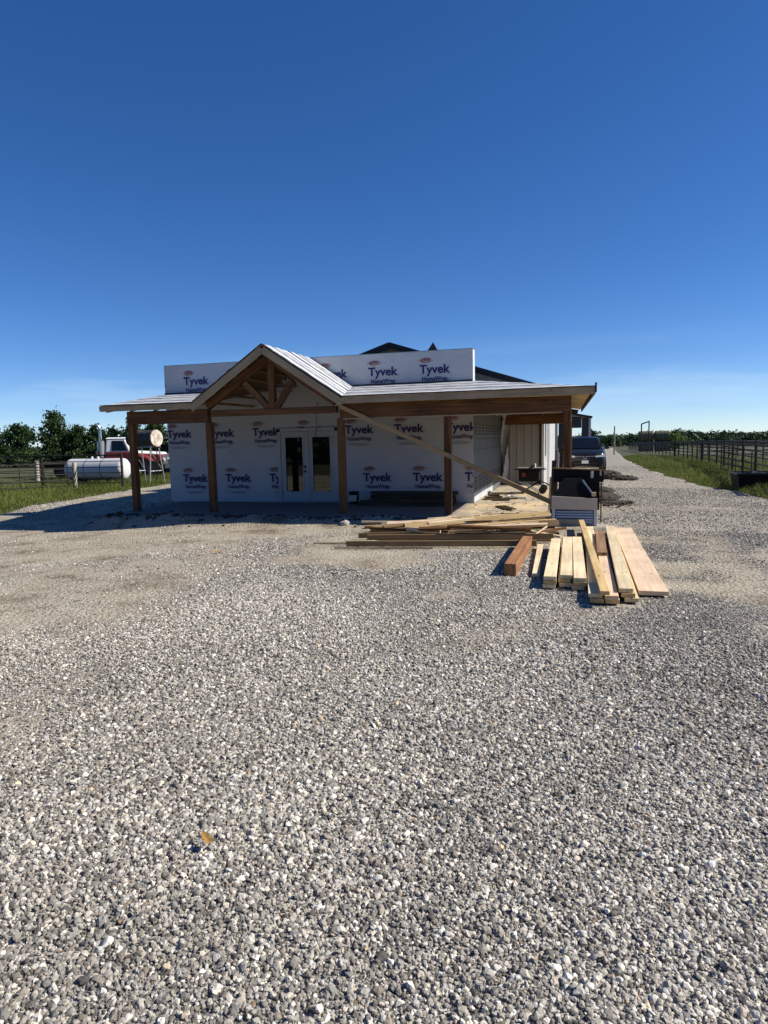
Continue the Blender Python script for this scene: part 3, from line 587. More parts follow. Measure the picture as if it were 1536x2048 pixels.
def roof_sheets(a, b, c, d, n, nseg=14):
    """quad a-b (low edge) to d-c (high edge); n sheets lapping upwards, long along a-b, gently buckled."""
    nrm = (Vector(b)-Vector(a)).cross(Vector(d)-Vector(a)).normalized()
    if nrm.z < 0: nrm = -nrm
    run = ((Vector(d)-Vector(a)).length+(Vector(c)-Vector(b)).length)/2
    for k in range(n):
        t0, t1 = k/n, min(1, (k+1)/n+.04); vs, fs, uvs = [], [], []
        for j in range(5):
            t_ = t0+(t1-t0)*j/4
            for i in range(nseg+1):
                u = i/nseg; p = lerp(lerp(a, b, u), lerp(d, c, u), t_)
                lift = .006+.010*j/4*0+(.012*(1-j/4))+.006*float(vnoise(u*9+k*5, t_*7, .5))
                p = p+nrm*lift; vs.append(tuple(p)); uvs.append(((p-Vector(a)).dot((Vector(b)-Vector(a)).normalized())+k*.37, run*t_))
        for j in range(4):
            for i in range(nseg): q = j*(nseg+1)+i; fs.append((q, q+1, q+nseg+2, q+nseg+1))
        o = MB().add(vs, fs).build('underlayment_sheet', UNDER, house)
        ul = o.data.uv_layers.new(name='UVMap')
        for lp in o.data.loops: ul.data[lp.index].uv = uvs[lp.vertex_index]
EY = -2.60; EZ = 2.54; WZ = 2.945
def deck(poly, m=OLDPINE):
    mb = MB().slab(poly, (0, 0, -.022)); return mb.build('roof_deck', m, house)
PL = [(-8.12, EY, EZ), (-5.755, EY, EZ), (-5.15, -.03, WZ), (-8.12, -.03, WZ)]
PR = [(-2.305, EY, EZ), (2.615, EY, EZ), (.03, -.03, WZ), (-2.91, -.03, WZ)]
PS_ = [(2.62, EY, EZ), (2.43, 6.5, 2.50), (.02, 6.5, WZ), (.03, -.0, WZ)]
deck(PL); deck(PR)
roof_sheets(*PL, 4); roof_sheets(*PR, 4, 26); roof_sheets(*PS_, 4, 26)
for s_ in (-1, 1):
    gp = [(GX, -2.65, RZ), (GX, -.03, RZ), (GX+s_*1.117, -.03, WZ), (GX+s_*1.745, -2.65, RZ-1.745*SL)]
    deck(gp)
    roof_sheets(gp[3], gp[0], gp[1], gp[2], 4) if s_ < 0 else roof_sheets(gp[0], gp[3], gp[2], gp[1], 4)
# planked soffit of the side porch: boards across the slope, each one its own piece
k = 0; y = EY+.05
while y < 6.4:
    f = (y-EY)/(6.5-EY); xr = 2.60-.19*f; zr_ = EZ-.04*f
    xi = max(.03, .03+(-y)*1.0) if y < 0 else .02
    zi = WZ-(xi-.03)*(WZ-EZ)/2.59
    board('soffit_plank', (xi, y+.085, zi-.035), (xr, y+.085, zr_-.035), .145, .022, PINE2, house, bevel=.002); y += .172
for x in np.arange(-8.0, 2.2, .62):
    if -5.9 < x < -2.2: continue
    y1 = -.04 if x < 0 else -x-.1
    if y1 < -2.3: continue
    z1 = EZ+(y1-EY)*.1565
    board('rafter', (x, -2.57, EZ-.085), (x, y1, z1-.085), .04, .12, OLDPINE, house)
MB().slab([(.02, 6.08, 2.32), (2.33, 6.08, 2.32), (2.36, 6.08, 2.43), (.02, 6.08, 2.86)], (0, .03, 0)).build('end_panel', DARKPLANK, house)
MB().slab([(2.60, EY+.02, EZ-.008), (2.42, 6.5, 2.492), (.02, 6.5, WZ-.008), (.03, .0, WZ-.008)], (0, 0, -.012)).build('roof_deck', DARKPLANK, house)
# fascias
board('fascia', (-8.12, EY-.018, EZ-.065), (-5.70, EY-.018, EZ-.065), .03, .115, FASCIA, house)
board('fascia', (-2.36, EY-.018, EZ-.065), (2.635, EY-.018, EZ-.065), .03, .135, FASCIA, house)
board('fascia', (2.635, EY-.01, EZ-.055), (2.445, 6.5, 2.445), .03, .13, DARKPLANK, house)
board('fascia', (-8.135, EY-.03, EZ-.06), (-8.135, 0, WZ-.06), .025, .11, FASCIA, house)
part('drip_edge', BLACKTRIM, house, (-2.32, 2.655, EY-.05, EY-.034, EZ+.004, EZ+.022)); part('drip_edge', BLACKTRIM, house, (-8.12, -5.76, EY-.05, EY-.034, EZ+.004, EZ+.022))
part('corner_flashing', DARKMETAL, house, (2.63, 2.665, EY-.06, EY-.03, EZ-.10, EZ+.075))
part('flashing', DARKMETAL, house, (-8.14, -5.16, -.055, -.022, 2.93, 2.985), (-2.90, .0, -.055, -.022, 2.93, 2.985))

# ------------------------------------------------------------------ metal shed behind
shed = thing('metal_shed', (0, 0, 0), 'long pale ribbed metal shed with black roof trim joined to the house', 'shed')
def ribbed(name, p0, p1, zb, ztop, m, parent, pitch=.23, depth=.028):
    """trapezoid-rib sheet standing from zb to ztop(u) between two plan points; outward normal to the right of p0->p1."""
    p0, p1 = Vector((*p0, 0)), Vector((*p1, 0)); d = p1-p0; ln = d.length; d.normalize(); n = Vector((d.y, -d.x, 0))
    prof = []; s = 0
    while s < ln-1e-6:
        for q, o in ((0, 0), (.62, 0), (.70, 1), (.88, 1), (.96, 0)):
            if s+q*pitch <= ln: prof.append((s+q*pitch, o*depth))
        s += pitch
    prof.append((ln, 0)); vs, fs = [], []
    for s, o in prof:
        p = p0+d*s+n*o; vs += [(p.x, p.y, zb), (p.x, p.y, ztop(p))]
    for i in range(len(prof)-1): fs.append((2*i, 2*i+2, 2*i+3, 2*i+1))
    return MB().add(vs, fs).build(name, m, parent)
SRX, SRZ, SSL = -3.6, 4.75, .325; SX0, SX1, SY0, SY1 = -8.5, 1.28, 6.12, 22.
gab = lambda p: SRZ-.1-abs(p.x-SRX)*SSL
x = SX0
while x < SX1-.05:
    x2 = min(x+.93, SX1-.10); ribbed('siding_panel', (x, SY0), (x2, SY0), .1, gab, METALW, shed); x = x2
    if x >= SX1-.11: break
y = SY0
while y < SY1-.05:
    y2 = min(y+.93, SY1); ribbed('siding_panel', (SX1, y), (SX1, y2), -.05, lambda p: 3.10, METALL, shed); y = y2
part('corner_trim', BLACKTRIM, shed, (SX1-.10, SX1-.03, SY0-.05, SY0+.02, .0, 3.2)); part('corner_post', WHITEP, shed, (SX1-.028, SX1+.045, SY0-.06, SY0+.03, .0, 3.15))
part('wall', METALW, shed, (SX0, SX0+.05, SY0+.01, SY1, -.1, 3.10)); part('wall', METALW, shed, (SX0, SX1, SY1-.05, SY1-.01, -.15, 3.1))
for s_ in (-1, 1):
    xe = SRX+s_*5.15; ze = SRZ-5.15*SSL
    MB().slab([(SRX, SY0-.28, SRZ), (SRX, SY1+.2, SRZ), (xe, SY1+.2, ze), (xe, SY0-.28, ze)], (0, 0, .05)).build('roof', DARKMETAL, shed)
    board('rake_trim', (SRX, SY0-.295, SRZ-.05), (xe, SY0-.295, ze-.05), .025, .19, BLACKTRIM, shed)
    part('eave_trim', BLACKTRIM, shed, (min(xe, xe+s_*.03), max(xe, xe+s_*.03), SY0-.28, SY1+.2, ze-.10, ze+.06))
for yv in (9.0, 11.0): pass
board('door_post', (SX1+.10, 8.0, 0), (SX1+.10, 8.0, 2.6), .09, .09, WHITEP, shed, up=(0, 1, 0))
part('shed_window', GLASS, shed, (SX1+.03, SX1+.05, 7.0, 7.7, 1.0, 2.1))
part('cladding_door', DARKMETAL, shed, (SX1+.03, SX1+.06, 17.5, 20.8, .0, 2.4))
cup = thing('roof_cupola', (SRX, 12.9, SRZ-.12), 'small black pyramid-roofed cupola on the shed ridge', 'cupola')
part('cupola_base', METALW, cup, (-.26, .26, -.26, .26, 0, .45))
MB().add([(-.42, -.42, .45), (.42, -.42, .45), (.42, .42, .45), (-.42, .42, .45), (0, 0, 1.08), (-.2, -.2, .72), (.2, -.2, .72), (.2, .2, .72), (-.2, .2, .72)],
         [(3, 2, 1, 0), (0, 1, 6, 5), (1, 2, 7, 6), (2, 3, 8, 7), (3, 0, 5, 8), (5, 6, 4), (6, 7, 4), (7, 8, 4), (8, 5, 4)]).build('cupola_roof', BLACKTRIM, cup)

lean = thing('lean_to', (0, 0, 0), 'dark open lean-to with sloping grey roof behind the parked car', 'lean-to')
zl = -.15
part('wall_panel', DARKMETAL, lean, (1.30, 1.98, 24.0, 24.1, zl, 2.75)); part('wall_panel', DARKMETAL, lean, (2.56, 2.93, 24.0, 24.1, zl, 2.62))
part('header', DARKMETAL, lean, (1.99, 2.55, 24.0, 24.1, 2.05, 2.68))
part('corner_post', STEEL, lean, (2.94, 3.06, 23.96, 24.12, zl, 2.62)); part('corner_post', BLACKTRIM, lean, (2.94, 3.06, 31.0, 31.15, zl-.1, 2.62))
MB().slab([(1.2, 23.8, 3.02), (3.12, 23.8, 2.62), (3.12, 31.3, 2.62), (1.2, 31.3, 3.02)], (0, 0, .05)).build('roof', GREYTANK, lean)
board('rake_trim', (1.2, 23.78, 3.02), (3.13, 23.78, 2.62), .03, .12, BLACKTRIM, lean)
part('gable_panel', METALW, lean, (1.3, 2.9, 24.02, 24.09, 2.70, 2.74))

# ------------------------------------------------------------------ lumber: freshly cut boards laid out on the gravel
G0 = .012
def plank(label, p0, p1, w, t, m, group=None, up=(0, 0, 1), cat='board', name='lumber_board'):
    o = board(name, p0, p1, w, t, m, None, up=up, bevel=.003); tag(o, label, cat, group); return o
GR = 'cut boards laid out on the gravel'
TH = .042
def zc(k): return G0+TH*(k+.5)+.002*k
for nm, x0, x1, yf, yb in (('leftmost', 2.055, 2.037, -8.30, -5.50), ('middle', 2.225, 2.200, -8.20, -5.30), ('right-hand', 2.372, 2.335, -8.33, -5.28)):
    for k, ln_ in enumerate(('bottom', 'second', 'top')):
        dx, dy = random.uniform(-.012, .012)*(k < 2), random.uniform(-.07, .0)*(k < 2)
        plank('%s board of the %s of the three short pale stacks' % (ln_, nm), (x0+dx-.006*(2-k), yf+dy, zc(k)), (x1+dx, yb+dy*.5, zc(k)), .132, TH, PINE if k != 1 else PINE2, GR)
plank('short pale scrap board beside the dark beam', (1.872, -7.73, zc(0)), (1.815, -5.53, zc(0)), .085, TH, PINE, GR)
plank('lower board of the long pair under the slanting board', (2.53, -8.90, zc(0)), (2.545, -3.80, zc(0)), .132, TH, PINE2, GR)
plank('upper board of the long pair under the slanting board', (2.515, -8.86, zc(1)), (2.535, -3.74, zc(1)), .132, TH, PINE, GR)
plank('lower board carrying the short brown offcut', (2.675, -8.90, zc(0)), (2.675, -4.3, zc(0)), .132, TH, PINE2, GR)
plank('pinkish upper board carrying the short brown offcut', (2.668, -8.92, zc(1)), (2.672, -4.5, zc(1)), .128, TH, PINK, GR)
plank('short brown-stained offcut lying on top of the boards', (2.652, -6.65, zc(2)), (2.686, -4.62, zc(2)), .128, TH, wood('brown_offcut', (.36, .22, .12), (.22, .12, .06)), GR)
plank('bottom board of the long stack beside the wide plank', (2.862, -8.80, zc(0)), (2.885, -4.2, zc(0)), .132, TH, PINE, GR)
plank('middle board of the long stack beside the wide plank', (2.83, -8.78, zc(1)), (2.888, -3.7, zc(1)), .132, TH, PINE2, GR)
plank('long pale top board beside the wide plank', (2.808, -8.765, zc(2)), (2.862, -3.92, zc(2)), .134, TH, PINE, GR)
plank('wide pinkish plank at the right of the cut boards', (3.096, -8.47, zc(0)+.004), (3.09, -3.52, zc(0)+.004), .29, .046, PINK, GR)
plank('yellow board lying slantwise across the other boards', (2.60, -9.02, .145), (2.41, -3.35, .145), .088, .04, PINE2, GR)
beam = thing('timber_beam', (1.6, -6.6, 0), 'dark brown built-up timber beam lying on the gravel', 'beam')
def beam_ply(x0, x1, w): board('ply', (x0-1.6, -7.72+6.6, .085), (x1-1.6, -5.42+6.6, .085), w, .145, CUTBEAM, beam, bevel=.004)
beam_ply(1.553, 1.598, .10); beam_ply(1.6235, 1.6685, .036)

# --- the untidy pile of long boards before the porch
GP = 'untidy pile of long boards before the porch'
E = (0, 0, 1)
plank('lowest front board of the untidy pile', (-1.12, -5.92, .055), (1.75, -5.46, .055), .038, .088, OLDPINE, GP)
plank('flat board under the second front board of the pile', (-.75, -5.42, .03), (1.95, -4.93, .03), .09, .04, OLDPINE, GP)
plank('second long front board of the untidy pile', (-.92, -5.47, .093), (1.98, -4.93, .093), .038, .085, OLDPINE, GP)
plank('short board at the left front of the pile', (-1.17, -5.14, .07), (-.10, -4.93, .09), .04, .085, OLDPINE, GP)
plank('short pale-ended board in the middle of the pile', (-.06, -5.15, .11), (.53, -5.17, .10), .04, .07, OLDPINE, GP)
plank('dark short board behind the left front of the pile', (-1.08, -4.76, .09), (-.43, -4.75, .12), .05, .09, OLDPINE, GP)
plank('short pale-ended board resting high in the pile', (-.39, -4.93, .165), (.19, -5.0, .15), .045, .075, PINK, GP)
plank('long pale board lying nearest the porch slab', (-1.66, -3.46, .085), (.95, -3.38, .10), .085, .04, PINE, GP)
plank('board pointing away at the left of the pile', (-1.25, -4.25, .075), (-.35, -3.35, .09), .09, .04, OLDPINE, GP)
plank('grey board flat on the ground left of the pile', (-1.5, -3.75, .035), (-.1, -3.6, .04), .14, .04, OLDPINE, GP)
plank('upper wide plank sloping up to the right of the pile', (-.55, -4.45, .15), (1.86, -3.36, .27), .042, .095, PINE2, GP, up=(0, .4, 1))
plank('narrow board lying just behind the upper sloping plank', (-.2, -4.12, .14), (1.75, -3.20, .25), .085, .04, PINE2, GP)
plank('dark board under the upper sloping plank', (-.35, -4.5, .085), (1.80, -3.50, .19), .06, .05, OLDPINE, GP)
plank('short split board across the middle of the pile', (.15, -4.9, .14), (1.05, -4.45, .17), .07, .03, PINK, GP)
plank('narrow board behind the lower sloping plank', (-.25, -4.68, .12), (1.98, -3.66, .18), .05, .07, PINE2, GP)
plank('lower wide plank sloping up to the right of the pile', (-.45, -4.85, .10), (2.03, -3.80, .16), .042, .10, OLDPINE, GP, up=(0, .4, 1))
plank('pale flat board on the crown of the pile', (-.1, -4.62, .225), (.62, -4.12, .25), .10, .04, PINE, GP)
plank('thin board behind the crown of the pile', (-.75, -4.05, .16), (1.70, -3.02, .235), .09, .038, PINE2, GP)
plank('board buried low in the right of the pile', (.35, -4.55, .05), (2.05, -4.35, .06), .12, .04, DARKPLANK, GP)
plank('dark board under the right of the pile', (.2, -3.95, .05), (1.95, -3.55, .06), .14, .05, DARKPLANK, GP)
plank('small pale offcut lying on the right of the pile', (1.18, -4.42, .155), (1.42, -4.30, .165), .13, .02, PINE, GP)
plank('reddish stick poking out right of the pile', (1.45, -4.75, .06), (2.15, -4.15, .12), .05, .038, TIMBER, GP)
plank('thin stick slanting over the right of the pile', (1.62, -4.85, .05), (1.86, -4.35, .17), .02, .02, PINK, GP)
plank('split board end at the right corner of the pile', (1.55, -4.35, .09), (2.10, -4.70, .05), .08, .03, PINE, GP)
plank('thin dark strip left of the pile', (-1.75, -5.72, .02), (-.85, -5.58, .02), .03, .014, DARKPLANK, GP)
plank('thin dark lath in front of the pile', (-1.25, -6.12, .018), (.25, -5.92, .018), .03, .014, DARKPLANK, GP)
rj = random.Random(21)
for i in range(16):
    x, y, ln = rj.uniform(-.7, 1.5), rj.uniform(-5.1, -3.6), rj.uniform(.5, 1.7); a = rj.gauss(.22, .22); z = .10+.11*(1-abs(x-.6)/1.6)+rj.uniform(0, .05)
    dx, dy, dzz = ln/2*math.cos(a), ln/2*math.sin(a), rj.uniform(-.03, .05)
    plank('thin loose board jumbled in the heart of the untidy pile', (x-dx, y-dy, z-dzz), (x+dx, y+dy, z+dzz), rj.choice((.035, .06, .085)), rj.choice((.018, .03, .038)), rj.choice((PINE, PINE2, OLDPINE, OLDPINE, PINK, TIMBER)), 'thin loose boards of the untidy pile', up=(rj.gauss(0, .15), rj.gauss(0, .3), 1))
# --- diagonal brace nailed from beam to ground
plank('long pale brace board slanting from porch beam down past the corner post', (-2.40, -2.455, 2.36), (1.90, -2.47, .37), .04, .09, wood('brace_wood', (.50, .36, .19), (.38, .26, .12)), cat='brace', name='brace_board')
plank('dark stake holding the foot of the slanting brace', (1.86, -2.50, .0), (1.93, -2.50, .46), .05, .04, DARKPLANK, cat='stake', name='stake', up=(0, 1, 0))
# --- planks stored in the shade on the porch
for k, (lb, y0, z0, x0, x1, w) in enumerate((('bottom front', -.78, .02, -2.62, -.42, .14), ('middle front', -.77, .062, -2.58, -.40, .14), ('top front', -.75, .105, -2.55, -.45, .14), ('bottom back', -.60, .02, -2.5, -.35, .14),
        ('middle back', -.60, .062, -2.55, -.3, .14), ('top back', -.58, .105, -2.45, -.38, .14))):
    plank('%s dark plank of the stack on the shaded porch' % lb, (x0, y0, S+z0+.002), (x1, y0+.02, S+z0+.002), w, .04, DARKPLANK, 'planks stacked on the porch')
plank('dark plank on edge against the wrapped wall', (-2.50, -.13, S+.10), (-.40, -.11, S+.10), .04, .19, DARKPLANK, 'planks stacked on the porch', up=(0, .1, 1))
plank('narrow dark plank propped along the wall above the stack', (-2.5, -.07, S+.245), (-.36, -.06, S+.245), .04, .09, DARKPLANK, 'planks stacked on the porch', up=(0, .1, 1))

# --- bucket
bk = thing('bucket', (-2.86, -.33, S), 'black plastic bucket with pale label beside the porch post', 'bucket')
MB().tube([(0, 0, 0), (0, 0, .30)], [.105, .125], 18).build('tub', BLACK, bk, smooth=True)
MB().tube([(0, 0, .265), (0, 0, .285)], [.130, .130], 18).build('rim', BLACK, bk)
ml = MB(); vs = []; fs = []
for i in range(9):
    a = -2.5+i*.22; vs += [(.118*math.cos(a), .118*math.sin(a), .07), (.1265*math.cos(a), .1265*math.sin(a), .22)]
for i in range(8): fs.append((2*i, 2*i+2, 2*i+3, 2*i+1))
ml.add(vs, fs).build('label_sticker', CARD, bk)
MB().tube([(-.128, 0, .27)]+[(.14*math.cos(a), -.03-.05*math.sin(a), .27-.12*math.sin(a)) for a in np.linspace(math.pi, 0, 9)]+[(.128, 0, .27)], .004, 6).build('handle', STEEL, bk)

# --- louvred cabinet with black hood, bench behind
cb = thing('louvred_cabinet', (2.29, -2.70, 0), 'white louvred cabinet with black tapering hood standing beside the corner post', 'cabinet')
part('body', LOUVER, cb, (-.40, .40, -.16, .16, .0, .30), bevel=.006)
for k in range(5): MB().hexa([(-.33, -.190, .045+k*.048), (.33, -.190, .045+k*.048), (.33, -.16, .045+k*.048), (-.33, -.16, .045+k*.048), (-.33, -.164, .075+k*.048), (.33, -.168, .075+k*.048), (.33, -.164, .075+k*.048), (-.33, -.164, .075+k*.048)]).build('louvre', LOUVER, cb)
part('louvre_gap_shade', DARKMETAL, cb, (-.344, .344, -.1635, -.1605, .02, .295)); part('frame_stile', LOUVER, cb, (-.40, -.345, -.185, -.161, .0, .30)); part('frame_stile', LOUVER, cb, (.345, .40, -.185, -.161, .0, .30))  # dark sheet added behind the slats to paint shade into their gaps
MB().hexa([(-.415, -.195, .302), (.405, -.195, .285), (.40, .14, .30), (-.40, .14, .30), (-.41, -.20, .545), (.405, -.20, .50), (.40, -.17, .50), (-.41, -.17, .545)]).build('front_flap', CARD, cb)
MB().hexa([(-.38, -.165, .305), (.38, -.165, .305), (.38, .16, .305), (-.38, .16, .305), (-.36, -.16, .54), (.36, -.16, .52), (.36, .16, .54), (-.36, .16, .54)]).build('inner_box', BLACK, cb)
MB().hexa([(-.36, -.13, .545), (.33, -.13, .545), (.33, .13, .545), (-.36, .13, .545), (-.20, .02, .86), (.12, .02, .86), (.12, .13, .86), (-.20, .13, .86)]).build('hood', BLACK, cb)
board('edge_strip', (.345, -.145, .545), (.135, .005, .83), .03, .02, STEEL, cb, up=(0, -1, 0))
MB().box(.30, .38, -.17, -.10, .543, .61).build('small_block', PINE, cb)
bn = thing('workbench', (2.34, -2.50, 0), 'dark wooden bench panel standing behind the louvred cabinet', 'bench')
part('panel', BLACK, bn, (-.44, .47, -.02, .02, .78, 1.03)); part('under_bench_shade', BLACK, bn, (.02, .40, .0, .02, .25, .778)); board('top_board', (-.45, .0, 1.045), (.475, .0, 1.005), .09, .025, OLDPINE, bn)  # black sheet added under the bench to stand for the shadow there
board('leg', (-.40, .035, 0), (-.40, .035, 1.0), .04, .025, DARKPLANK, bn, up=(0, 1, 0)); board('leg', (.43, .035, 0), (.43, .035, 1.0), .025, .025, DARKPLANK, bn, up=(0, 1, 0))
MB().tube([(.26, -.05, .86), (.26, -.05, .99)], .03, 10).build('hanging_can', STEEL, bn); part('hinge', STEEL, bn, (.40, .43, -.04, -.021, .90, 1.0))
UPR = 'upright offcuts by the corner post'
for i, (x, y, h_, w, m, lb) in enumerate(((1.86, -1.95, 1.05, .09, DARKPLANK, 'leftmost dark upright offcut leaning by the corner post'), (1.93, -1.90, 1.20, .05, WHITEP, 'white upright trim offcut between dark boards by the corner post'),
        (2.0, -1.98, 1.22, .07, DARKPLANK, 'tall dark upright offcut nearest the corner post'), (2.03, -1.86, .98, .06, PINK, 'short pinkish upright offcut tucked behind the corner post'), (1.80, -1.7, .7, .07, PINE, 'short pale upright offcut left of the dark ones'))):
    plank(lb, (x, y, S), (x+.03, y+.10, S+h_), w, .04, m, UPR, up=(0, 1, 0), cat='offcut', name='offcut')

# --- table saw on folding stand
ts = thing('table_saw', (1.12, 3.0, S), 'black jobsite table saw on a folding stand under the side porch', 'table saw')
part('table_top', STEEL, ts, (-.36, .36, -.3, .3, .66, .69), bevel=.006); part('body', BLACK, ts, (-.31, .24, -.26, .26, .32, .655), bevel=.03)
part('front_rail', BLACK, ts, (-.42, .42, -.335, -.303, .64, .67)); part('rip_fence', BLACK, ts, (.02, .07, -.3, .3, .692, .75)); part('blade_guard', WHITEP, ts, (.10, .13, -.12, .10, .692, .79)); part('switch_box', REDPAINT, ts, (-.22, -.12, -.275, -.262, .45, .56))
for yy in (-.24, .24):
    board('leg', (-.30, yy, .33), (.24, yy, .02), .03, .03, STEEL, ts); board('leg', (.26, yy+.035, .33), (-.24, yy+.035, .02), .03, .03, BLACK, ts)
for yy in (-.33, .33): MB().tube([(.33, yy-.03, .10), (.33, yy+.03, .10)], .10, 16).build('wheel', RUBBER, ts, smooth=True)
board('axle', (.33, -.3, .10), (.33, .3, .10), .02, .02, STEEL, ts); board('handle', (.30, -.2, .32), (.56, -.2, .20), .03, .03, BLACK, ts)
# --- scraps by the house corner
SC = 'dark scraps heaped by the house corner'
for i, (x0, y0, x1, y1, z, w, lb) in enumerate(((.12, .75, .60, .95, .0, .12, 'dark scrap board lowest against the house corner'), (.14, .95, .75, 1.0, .0, .10, 'dark scrap board second row by the house corner'), (.15, .82, .55, .98, .045, .09, 'dark scrap lying on the scrap by the house corner'),
        (.22, .92, .50, .96, .09, .08, 'topmost short dark scrap by the house corner'), (.50, .8, .92, 1.05, .0, .06, 'narrow dark scrap pointing to the table saw'), (.35, .55, .78, .62, .0, .05, 'thin scrap lath nearest the porch edge by the corner'))):
    plank(lb, (x0, y0, S+z+.022), (x1, y1, S+z+.022), w, .04, DARKPLANK, SC, cat='scrap', name='scrap_board')
ub = MB().tube([(.70, 1.25, S+.03), (.64, 1.55, S+.03), (.70, 1.62, S+.03), (.78, 1.55, S+.03), (.88, 1.15, S+.03), (1.15, 1.05, S+.03)], .022, 8).build('bent_bracket', WHITEP); tag(ub, 'white bent bracket lying on the sawdust by the scraps', 'bracket')
for i, (x, y, lb) in enumerate(((.62, -1.25, 'left dark strip on the sunlit slab'), (.70, -1.32, 'middle dark strip on the sunlit slab'), (.80, -1.40, 'right dark strip on the sunlit slab'))):
    plank(lb, (x, y+.45, S+.018+.012*i), (x+.30, y-.25, S+.018+.012*i), .07, .022, DARKPLANK, 'strips on the sunlit slab', cat='strip', name='wood_strip')
# chips of wood on the slab
mb = MB()
for i in range(240):
    x, y, a = random.uniform(.08, 2.3), random.uniform(-2.8, 4.0), random.uniform(0, 3.14); ln = random.uniform(.02, .13); w = random.uniform(.008, .03); h_ = random.uniform(.003, .012)
    mb.bar((x, y, S+h_), (x+ln*math.cos(a), y+ln*math.sin(a), S+h_), w, h_*1.6)
o = mb.build('wood_chips', PINE); tag(o, 'pale wood chips and sawdust crumbs strewn on the sunlit slab', 'wood chips', kind='stuff')

# ------------------------------------------------------------------ small things on the ground
def lump(name, c, r, m, label, cat, seed, group=None, amp=.35, kind=None, sub=3, rough=0):
    bm = bmesh.new(); bmesh.ops.create_icosphere(bm, subdivisions=sub, radius=1); rr = random.Random(seed); o1, o2 = rr.uniform(0, 40), rr.uniform(0, 40)
    for v in bm.verts:
        n = float(fbm(v.co.x*2+o1+v.co.z, v.co.y*2+o2-v.co.z*1.3, 1.1))-.5; v.co *= 1+amp*2*n+(rough*2*(float(fbm(v.co.x*14+o2, v.co.y*14+v.co.z*9+o1, 1.3))-.5) if rough else 0)
        v.co = Vector((v.co.x*r[0], v.co.y*r[1], v.co.z*r[2]))
    me = bpy.data.meshes.new(name); bm.to_mesh(me); bm.free(); me.materials.append(m); o = bpy.data.objects.new(name, me); COL.objects.link(o); o.location = c
    return tag(o, label, cat, group, kind)
lump('rock', (-2.0, -3.46, .04), (.10, .09, .075), STONEG, 'pale rock lying at the edge of the porch shade', 'rock', 3, sub=2)
lump('rock', (-5.35, -3.25, .03), (.10, .08, .07), STONEG, 'small pale rock in the porch shadow near the second post', 'rock', 5, sub=2)
SO = 'heaps of dark soil beside the driveway'
for i, (c, r, lb) in enumerate((((3.35, 11.6, -.02), (.6, 1.0, .24), 'large dark soil heap in front of the parked car'), ((4.0, 10.6, -.02), (.5, .7, .16), 'low dark soil heap right of the large one'), ((3.0, 2.9, -.03), (.42, .9, .12), 'dark soil patch right behind the louvred cabinet'),
        ((3.3, 1.5, -.03), (.40, .45, .07), 'flat dark soil clod field right of the cabinet'), ((3.0, 5.6, -.03), (.36, 1.3, .10), 'dark soil strip along the porch edge'))):
    lump('soil_heap', c, r, SOIL, lb, 'soil', 11+i, SO, amp=.5, sub=5, rough=.16)
def crumbs(name, label, cat, spots, m):
    mb = MB()
    ph = (1+5**.5)/2; iv = [Vector(p).normalized() for p in ((-1, ph, 0), (1, ph, 0), (-1, -ph, 0), (1, -ph, 0), (0, -1, ph), (0, 1, ph), (0, -1, -ph), (0, 1, -ph), (ph, 0, -1), (ph, 0, 1), (-ph, 0, -1), (-ph, 0, 1))]
    fi = [(0, 11, 5), (0, 5, 1), (0, 1, 7), (0, 7, 10), (0, 10, 11), (1, 5, 9), (5, 11, 4), (11, 10, 2), (10, 7, 6), (7, 1, 8), (3, 9, 4), (3, 4, 2), (3, 2, 6), (3, 6, 8), (3, 8, 9), (4, 9, 5), (2, 4, 11), (6, 2, 10), (8, 6, 7), (9, 8, 1)]
    for x, y, z, s_ in spots:
        q = (random.uniform(.9, 1.6), random.uniform(.7, 1.1), random.uniform(.45, .9)); a = random.uniform(0, 6.28); ca, sa = math.cos(a), math.sin(a); vs = []
        for p in iv:
            k = random.uniform(.75, 1.25)*s_; px_, py_ = p.x*k*q[0], p.y*k*q[1]; vs.append((x+px_*ca-py_*sa, y+px_*sa+py_*ca, z+p.z*k*q[2]))
        mb.add(vs, fi)
    return tag(mb.build(name, m), label, cat, kind='stuff')
sp_ = []
for i in range(800):
    c = random.choice(((3.35, 11.6, .7, 1.2), (3.8, 10.8, .4, .7), (3.05, 2.8, .34, 1.2), (3.2, 1.4, .34, .7), (3.0, 5.6, .3, 1.4)))
    x, y = random.gauss(c[0], c[2]*.62), random.gauss(c[1], c[3]*.7); s_ = random.uniform(.012, .038)*(1.8 if random.random() < .12 else 1)
    if x > 2.6: sp_.append((x, y, hz(x, y)+s_*.35, s_))
crumbs('soil_crumbs', 'dark clods of dug earth strewn beside the side porch', 'soil', sp_, SOIL)
sp_ = []
for i in range(260):
    x, y = random.uniform(-8.3, 0), -2.95-abs(random.gauss(0, .22)); s_ = random.uniform(.012, .045)*(2 if random.random() < .06 else 1); sp_.append((x, y, hz(x, y)+s_*.35, s_))
crumbs('earth_crumbs', 'clods of earth along the front edge of the porch slab', 'soil', sp_, SOIL)
